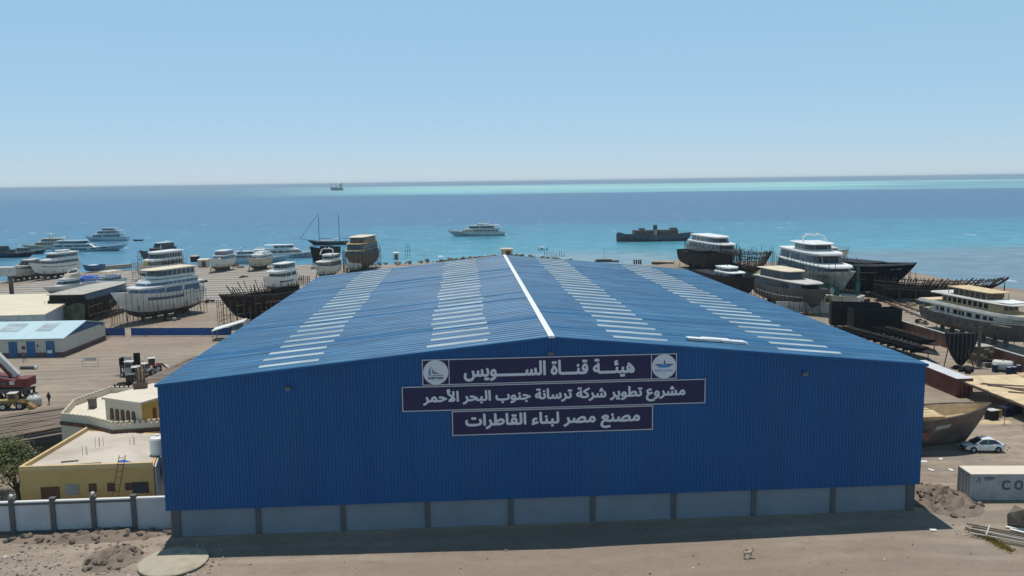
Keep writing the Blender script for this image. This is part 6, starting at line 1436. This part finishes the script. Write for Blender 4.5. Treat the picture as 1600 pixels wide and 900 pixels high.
patch("sawdust", 1512, 644, 3.2, 1.6, .12, sawd, seed=2, rz=-.4); patch("sawdust", 1552, 660, 2.6, 1.2, .1, sawd, seed=5); patch("sawdust", 1597, 585, 2.0, 1.4, .2, sawd, seed=6)

# containers
def container(label, loc, rz, L, side, topm, doors_end=1, text=None, group=None):
    W_, H_ = 2.44, 2.59
    t = thing("shipping_container", label, "container", loc, rz, group)
    def wavy(ln, h): 
        out = []; n = int(ln / .28)
        for i in range(n): a = i * ln / n; q = ln / n; out += [(a, 0), (a + q * .3, 0), (a + q * .5, .04), (a + q * .8, .04)]
        out.append((ln, 0)); return out
    b = MB()
    for s in (-1, 1):
        pr = wavy(L - .3, H_); vs = []
        for a, d in pr:
            y = s * (W_ / 2 - .05 + (-d if text and s < 0 else -d)); vs += [(.15 + a, y, .16), (.15 + a, y, H_ - .12)]
        fs = [(2 * i, 2 * i + 2, 2 * i + 3, 2 * i + 1) for i in range(len(pr) - 1)]; b.add(vs, fs if s < 0 else [f[::-1] for f in fs])
    b.build("side_wall", side, t)
    for x, s in ((.08, -1), (L - .08, 1)):
        b = MB(); b.box((x, 0, H_ / 2), (.08, W_ - .2, H_ - .24)); e = b.build("end_wall", side, t)
        b = MB()
        for y in (-.9, -.3, .3, .9): b.tube([(x + s * .07, y, .2), (x + s * .07, y, H_ - .2)], .025, 5)
        b.build("locking_bar", metal if not text else primer, e)
    b = MB()
    for x in (.08, L - .08):
        for y in (-W_ / 2 + .08, W_ / 2 - .08): b.box((x, y, H_ / 2), (.16, .16, H_))
    for y in (-W_ / 2 + .07, W_ / 2 - .07): b.box((L / 2, y, .09), (L - .32, .12, .16)); b.box((L / 2, y, H_ - .07), (L - .32, .12, .12))
    for x in (.08, L - .08): b.box((x, 0, .09), (.13, W_ - .32, .16)); b.box((x, 0, H_ - .07), (.13, W_ - .32, .12))
    b.build("frame", side, t)
    b = MB(); b.box((L / 2, 0, H_ - .02), (L - .1, W_ - .1, .08)); b.build("roof", topm, t)
    return t
contgrey = mat("grey_container_paint", (0.36, 0.36, 0.37), 0.6, 0.1, 0.4, dirt=(0.22, 0.18, 0.15), dirt_amt=0.45, dirt_scale=0.6)
contred = mat("oxide_red_container_paint", (0.15, 0.045, 0.04), 0.6, 0.12, 0.4, dirt=(0.22, 0.1, 0.08), dirt_amt=0.4, dirt_scale=0.6)
cr = math.atan2(-.45, 5)
cloc = Vector((40.4, 1.8, .05)) + Vector((-math.sin(cr), math.cos(cr), 0)) * 1.25
ct = container("grey shipping container with large dark letters and a pale roof, at the right edge", cloc, cr, 12.2, contgrey, creamroof, text=True)
letter = mat("dark_blue_grey_lettering", (0.07, 0.085, 0.12), 0.6, 0.1, 1)
for i, chh in enumerate("COSCO"):
    x = 3.0 + i * 1.2; text_mesh(chh, x, x + .78, 1.02, 1.98, -1.20, letter, ct, bold=.035)
text_mesh("HZ80", 1.3, 2.3, 2.12, 2.3, -1.20, letter, ct, bold=.01); text_mesh("L", .75, .95, 2.02, 2.3, -1.20, letter, ct, bold=.02)
b = MB(); b.box((.75, -1.205, 1.9), (.5, .02, .05)); b.box((1.7, -1.205, 2.03), (.7, .02, .04)); b.build("stencil_mark", letter, ct)
container("dark oxide red shipping container with pale grey roof beside the corner of the blue shed", (62.45, 38.3, .05), R_(90), 12.2, contred, mat("pale_grey_roof_paint", (.55, .56, .58), .6, .08, .4))

# rusty lighter with timber cargo
PR = PP(22, 6, 3.9, sheer=.28, rake=.13, forefoot=.1, bowpow=2.6)
t = thing("rusty_barge", "rusty brown open hull full of timber at the right corner of the shed", "barge", (42.0, 18.4, -.2), 0)
rib = MB(); hull_obj(PR, t, (rustyhull, rustyhull, rustyhull), deck=False)
b = MB(); T = [i / 22 for i in range(23)]
for side in (-1, 1):
    vs = []
    for tt in T:
        for h in (.6, .75, .88, 1.0): p = hull_point(PR, tt, h, side); vs.append(p + Vector((-.1 if tt > .9 else 0, -side * min(.2, abs(p.y) * .8), 0)))
    fs = [(i * 4 + j, (i + 1) * 4 + j, (i + 1) * 4 + j + 1, i * 4 + j + 1) for i in range(22) for j in range(3)]; b.add(vs, fs if side > 0 else [f[::-1] for f in fs])
vs = []
for tt in T: vs += [hull_point(PR, tt, .6, -1) * 1.0 + Vector((0, min(.2, abs(hull_point(PR, tt, .6, -1).y) * .8), 0)), hull_point(PR, tt, .6, 1) - Vector((0, min(.2, abs(hull_point(PR, tt, .6, 1).y) * .8), 0))]
b.add(vs, [(2 * i, 2 * i + 2, 2 * i + 3, 2 * i + 1) for i in range(22)]); b.build("inner_lining", ply, t)
for s in (-1, 1): b = MB(); b.tube([hull_point(PR, i / 20, 1.0, s) for i in range(21)], .12, 5); b.build("gunwale", rustyhull, t)
b = MB(); b.box((1.6, -2.96, 2.2), (1.0, .1, .9)); b.build("repair_plate", ruststeel, t)
b = MB(); vs = [hull_point(PR, tq, hq, -1) + Vector((0, -.03, 0)) for tq in (.66, .69, .72, .75) for hq in (.66, .78)]
b.add(vs, [(0, 2, 3, 1), (2, 4, 5, 3), (4, 6, 7, 5)]); b.build("primer_patch", primer, t)
tt = thing("timber_cargo", "stacks of sawn planks loaded in the rusty open hull", "planks", (42.0, 18.4, 2.35), 0)
for k in range(4):
    for j in range(4): b = MB(); b.box((random.uniform(1.4, 2.2) , -1.5 + j * .95 + random.uniform(-.08, .08), .2 + k * .42), (6.0, .85, .28), 0, random.uniform(-.03, .03)); b.build("plank_stack", pale_ply if (k + j) % 3 else ply, tt)
for k in range(6): b = MB(); b.tube([(4.6, -1.5 + .5 * k, .5), (8.2, -.6 + .22 * k, 1.1)], .1, 4); b.build("loose_plank", pale_ply, tt)

# car
def car(label, loc, rz):
    paint = mat("white_car_paint", (0.72, 0.73, 0.75), 0.25, 0.02, 0.5, spec=.6)
    t = thing("parked_car", label, "car", loc, rz)
    def loft(sections, m, name, parent, smooth=True):
        b = MB(); n = len(sections[0]); vs = [v for s_ in sections for v in s_]
        fs = [(i * n + j, (i + 1) * n + j, (i + 1) * n + (j + 1) % n, i * n + (j + 1) % n) for i in range(len(sections) - 1) for j in range(n)]
        fs += [tuple(range(n))[::-1], tuple(range((len(sections) - 1) * n, len(sections) * n))]; b.add(vs, [f[::-1] for f in fs]); return b.build(name, m, parent, smooth)
    def sec(x, w_, zb, zt): r = .12; return [(x, -w_ * .94, zb), (x, -w_, zb + r), (x, -w_, zt - r * 1.2), (x, -w_ * .86, zt), (x, w_ * .86, zt), (x, w_, zt - r * 1.2), (x, w_, zb + r), (x, w_ * .94, zb)]
    body = loft([sec(-2.22, .66, .42, .78), sec(-2.1, .8, .3, .94), sec(-1.6, .86, .24, 1.0), (sec(-.8, .88, .22, .97)), sec(.6, .88, .22, .93), sec(1.4, .86, .22, .84), sec(1.95, .8, .26, .74), sec(2.18, .66, .36, .62)], paint, "body", t)
    def gs(x, w_, zb, zt): return [(x, -w_, zb), (x, -w_ * .8, zt), (x, w_ * .8, zt), (x, w_, zb)]
    g = loft([gs(-1.75, .74, .93, .98), gs(-1.05, .78, .93, 1.4), gs(-.3, .79, .93, 1.46), gs(.25, .79, .93, 1.42), gs(1.15, .74, .88, .93)], glass, "greenhouse", t, False)
    loft([[(x, -w_, z - .03), (x, -w_, z + .03), (x, w_, z + .03), (x, w_, z - .03)] for x, w_, z in ((-1.12, .64, 1.39), (-.7, .655, 1.45), (-.3, .655, 1.475), (.1, .655, 1.45), (.32, .64, 1.41))], paint, "roof", t, False)
    for s in (-1, 1):
        for x0, z0, x1, z1 in ((1.15, .92, .28, 1.43), (-.28, .93, -.3, 1.45), (-1.75, .97, -1.08, 1.41)): b = MB(); b.tube([(x0, s * .765, z0), (x1, s * .64, z1)], .04, 5); b.build("pillar", paint, t)
        b = MB(); b.box((2.05, s * .58, .64), (.22, .3, .14)); b.build("headlight", greywin, t)
        b = MB(); b.box((-2.12, s * .64, .8), (.16, .24, .16)); b.build("taillight", redpaint, t)
        b = MB(); b.box((.85, s * .92, .98), (.14, .2, .12)); b.build("wing_mirror", paint, t)
        for x in (-.35, .55): b = MB(); b.box((x - .3, s * .885, .82), (.18, .03, .03)); b.build("door_handle", metal, t)
        b = MB(); b.tube([(.62, s * .885, .3), (.6, s * .885, .9)], .008, 4); b.tube([(-.36, s * .885, .3), (-.34, s * .885, .93)], .008, 4); b.build("door_gap", rubber, t)
        for x in (-1.38, 1.32):
            b = MB(); b.lathe([(.36, -.1), (.36, .1)], (x, s * .80, .34), 18, axis='y'); b.build("wheel_arch", rubber, t)
            wheel(t, x, s * .79, .31, .2)
    b = MB(); b.box((2.16, 0, .45), (.08, .9, .12)); b.build("grille", rubber, t)
q = at(1539, 708)
car("white saloon car parked on the gravel below the rusty hull's bow", (q.x + .2, q.y + .9, .02), R_(174))

# foreground: tank lid, rubble, scrap
t = thing("round_tank", "round concrete tank with a pale lid, half in the shadow of the shed", "tank", (at(271, 875, .3).x, at(271, 875, .3).y, -1.1))
b = MB(); b.lathe([(2.62, -.3), (2.66, 1.22)], n=48); b.build("tank_wall", mat("stained_concrete_wall", (.16, .135, .115), .9, .25, 1.2, stretch=(6, 6, .4)), t)
b = MB(); b.lathe([(2.74, 1.22), (2.76, 1.3), (2.7, 1.36), (1.2, 1.40), (.02, 1.41)], n=48); b.build("lid", mat("pale_stained_lid", (.40, .36, .28), .9, .1, .4, dirt=(.22, .18, .14), dirt_amt=.75, dirt_scale=.45), t)
b = MB(); b.box((.6, 1.3, 1.44), (.8, .6, .1)); b.build("hatch", greyconc, t)
stonem = mat("loose_stones", (0.27, 0.225, 0.185), 0.95, 0.35, 0.9)
palestone = mat("pale_stones", (0.48, 0.44, 0.39), 0.95, 0.25, 0.9)
b = MB()
for i in range(5200):
    u = random.random()
    if u < .55: x, y = random.uniform(-60, -28), random.gauss(-6, 5)
    elif u < .8: x, y = random.uniform(-28, 40), random.uniform(-26, -5)
    else: x, y = random.uniform(33, 72), random.uniform(-14, 34)
    if -35 < x < 35 and -1.0 < y < 84: continue
    if y > 1.5 and x < -34: continue
    if 39 < x < 54 and .5 < y < 5: continue
    if u >= .55 and random.random() < .6: continue
    r = random.choice([.03, .04, .05, .06, .08, .1, .16]) * random.uniform(.6, 1.15) * (1 if u < .55 else .75)
    b.ico((x, y, ground_z(x, y) + r * .2), r, 1 if random.random() < .18 else 0, .4)
tag(b.build("loose_stones", [stonem, palestone]), kind="stuff")
def heap(name, lab, c_, rx, ry, h, m, n=34, seed=1, rocks=40, cat="rubble heap"):
    t = thing(name, lab, cat, (c_[0], c_[1], 0)); b = MB(); vs = []
    for j in range(n + 1):
        for i in range(n + 1):
            u, v = i / n * 2 - 1, j / n * 2 - 1; r2 = u * u + v * v; x, y = u * rx, v * ry
            z = h * max(0, 1 - r2) ** 1.1 * (.4 + 1.3 * abs(mnoise.noise((x * .7, y * .7, seed))) + .5 * mnoise.noise((x * 1.7, y * 1.7, seed)))
            vs.append((x, y, z - (.12 if r2 > .95 else 0)))
    b.add(vs, [(j * (n + 1) + i, j * (n + 1) + i + 1, (j + 1) * (n + 1) + i + 1, (j + 1) * (n + 1) + i) for j in range(n) for i in range(n)]); b.build("mound", m, t)
    b = MB(); rnd = random.Random(seed)
    for k in range(rocks):
        a, q = rnd.uniform(0, 6.28), math.sqrt(rnd.random()); x, y = math.cos(a) * q * rx, math.sin(a) * q * ry
        b.ico((x, y, h * max(0, 1 - q * q) * .6 + .05), rnd.uniform(.1, .38), jit=.4)
    o = b.build("stones", rockm, t); tag(o, kind="stuff"); return t
soil = mat("dug_soil", (0.21, 0.165, 0.13), 0.95, 0.3, 0.8, dirt=(0.12, 0.09, 0.07), dirt_amt=0.6, dirt_scale=.8, bump=.6)
heap("soil_heap", "grey brown heap of dug soil and stones at the right corner of the shed", (37.9, 2.4), 3.5, 4.4, .9, soil, seed=4, rocks=45)
heap("soil_bank", "low dark bank of soil and stones beside the round concrete tank", (-37.6, -3.6), 2.4, 2.6, .6, soil, seed=7, rocks=30)
heap("stone_bank", "low bank of stones and broken blocks along the foot of the boundary wall", (-42.0, 1.0), 7.5, 1.5, .45, soil, seed=11, rocks=60)
t = thing("boulder", "large brown boulder by the fallen pole frame at the right edge", "boulder", at(1591, 822)); b = MB(); b.ico((0, 0, .7), 1.15, 0, .25, .95); b.build("rock", rockm, t)
t = thing("fallen_frame", "fallen rack of pale poles lying at the lower right corner", "pole rack", at(1580, 845), R_(-38))
for k in range(9): b = MB(); b.tube([(-3.2 + random.uniform(-.4, .3), k * .24 - .9, .35 + .12 * (k % 2)), (4.2 + random.uniform(-.4, .5), k * .24 - .9 + random.uniform(-.25, .25), .45)], .06, 5); b.build("pole", polewood if k % 3 else oldwhite, t)
for x in (-1.8, 1.2): b = MB(); b.tube([(x, -1.1, .5), (x + .1, 1.2, .62)], .06, 5); b.build("crossbar", oldwhite, t)
for k, (px, py) in enumerate(((1588, 827), (1594, 832))): b = MB(); b.box((0, 0, .1), (1.6, .3, .06), 0, .0); o = b.build("pale_board", cleanwhite); o.location = at(px, py); o.rotation_euler.z = R_(-30 - k * 15); tag(o, ["short white board lying beside the brown boulder", "second white board, lying in front of the brown boulder"][k], "board")
grassm = mat("dry_yellow_weeds", (0.42, 0.30, 0.07), 0.9, 0.3, 2)
b = MB()
for i in range(1500):
    f = random.random(); q = at(1516 + 66 * f + random.gauss(0, 3.5), 826 + 36 * f + random.gauss(0, 2.2)); a = random.uniform(0, 6.28); h = random.uniform(.06, .22); d = Vector((math.cos(a), math.sin(a), 0)) * .05
    p = Vector((q.x, q.y, ground_z(q.x, q.y))); b.add([p - d, p + d, p + d * 2 * random.uniform(-1, 1) + Vector((0, 0, h))], [(0, 1, 2)])
tag(b.build("dry_grass", grassm), kind="stuff")
# small litter near the shed corner and the stray dog in the foreground
for k, (px, py, s_) in enumerate(((1443, 722, .5), (1455, 735, .4), (1470, 718, .35), (1458, 829, .35), (1486, 735, .4))):
    b = MB(); b.box((0, 0, .06), (s_ * 1.6, s_, .06), 0, k); o = b.build("paper_litter", cleanwhite); o.location = at(px, py); o.rotation_euler.z = k; tag(o, ["white scrap nearest the shed's right wall, among the litter", "white scrap in the middle of the litter by the soil heap", "small white scrap in front of the rusty hull", "white scrap at the tip of the shed's shadow", "white scrap lying behind the grey container"][k], "litter", "white litter on the gravel")
def dog():
    p = at(1168.5, 872); t = thing("dog", "pale tan dog walking alone across the sunny foreground", "dog", p, R_(4))
    t.scale = (.95, .95, .95)
    V = [(0, 0, .50), (-.16, 0, .49), (-.30, 0, .50), (.16, 0, .48), (.28, 0, .53), (.38, 0, .64), (.46, 0, .72), (.56, 0, .69), (.64, 0, .66),
         (-.38, 0, .56), (-.46, 0, .68), (-.47, 0, .80)]
    E_ = [(0, 1), (1, 2), (0, 3), (3, 4), (4, 5), (5, 6), (6, 7), (7, 8), (2, 9), (9, 10), (10, 11)]
    Rr = [.115, .10, .115, .135, .12, .08, .085, .05, .035, .035, .025, .018]
    for s_, fx, hx in ((-1, .12, -.10), (1, -.08, .10)):
        k = len(V); V += [(.26, s_ * .07, .38), (.26 + fx * .5, s_ * .07, .22), (.26 + fx, s_ * .07, .04), (.31 + fx, s_ * .07, .025)]
        E_ += [(4, k), (k, k + 1), (k + 1, k + 2), (k + 2, k + 3)]; Rr += [.06, .035, .026, .028]
        k = len(V); V += [(-.26, s_ * .07, .36), (-.36 + hx * .5, s_ * .07, .20), (-.32 + hx, s_ * .07, .04), (-.27 + hx, s_ * .07, .025)]
        E_ += [(2, k), (k, k + 1), (k + 1, k + 2), (k + 2, k + 3)]; Rr += [.075, .034, .026, .028]
    me = bpy.data.meshes.new("body"); me.from_pydata(V, E_, []); o = bpy.data.objects.new("body", me); C.objects.link(o); o.parent = t
    me.materials.append(mat("pale_tan_fur", (.42, .33, .23), .9, .15, 4))
    sk = o.modifiers.new("skin", 'SKIN'); sk.use_smooth_shade = True
    for sv, r in zip(me.skin_vertices[0].data, Rr): sv.radius = (r, r)
    me.skin_vertices[0].data[0].use_root = True
    o.modifiers.new("sub", 'SUBSURF').levels = 1
    for s_ in (-1, 1):
        b = MB(); b.prism([(.40, s_ * .03), (.47, s_ * .03), (.47, s_ * .09), (.40, s_ * .09)][::s_], .75, .87, 0, [(.42, s_ * .06), (.44, s_ * .06), (.44, s_ * .075), (.42, s_ * .075)][::s_]); b.build("ear", brownwood, t)
        b = MB(); b.ico((.53, s_ * .05, .735), .014); b.build("eye", rubber, t)
    b = MB(); b.ico((.68, 0, .665), .022); b.build("nose", rubber, t)
dog()
t = thing("red_gas_bottle", "red gas bottle standing against the right corner of the blue shed", "gas bottle", (35.2, 4.5, 0)); b = MB(); b.lathe([(.22, 0), (.24, .1), (.24, 1.1), (.14, 1.3), (.06, 1.36)], n=12); b.build("cylinder", redpaint, t); b = MB(); b.lathe([(.06, 1.34), (.06, 1.5)], n=8); b.build("valve", metal, t)
# ------------------------------------------------------------------ sea haze
hz = bpy.data.materials.new("sea_haze"); hz.use_nodes = True
hz.node_tree.nodes.remove(hz.node_tree.nodes["Principled BSDF"])
pv = hz.node_tree.nodes.new("ShaderNodeVolumePrincipled"); pv.inputs["Density"].default_value = 0.00009
pv.inputs["Color"].default_value = (0.66, 0.82, 0.98, 1); pv.inputs["Anisotropy"].default_value = 0.0
hz.node_tree.links.new(pv.outputs[0], hz.node_tree.nodes["Material Output"].inputs["Volume"])
b = MB(); b.box((0, 55000, 17.0), (160000, 140000, 40)); tag(b.build("haze", hz), kind="stuff")
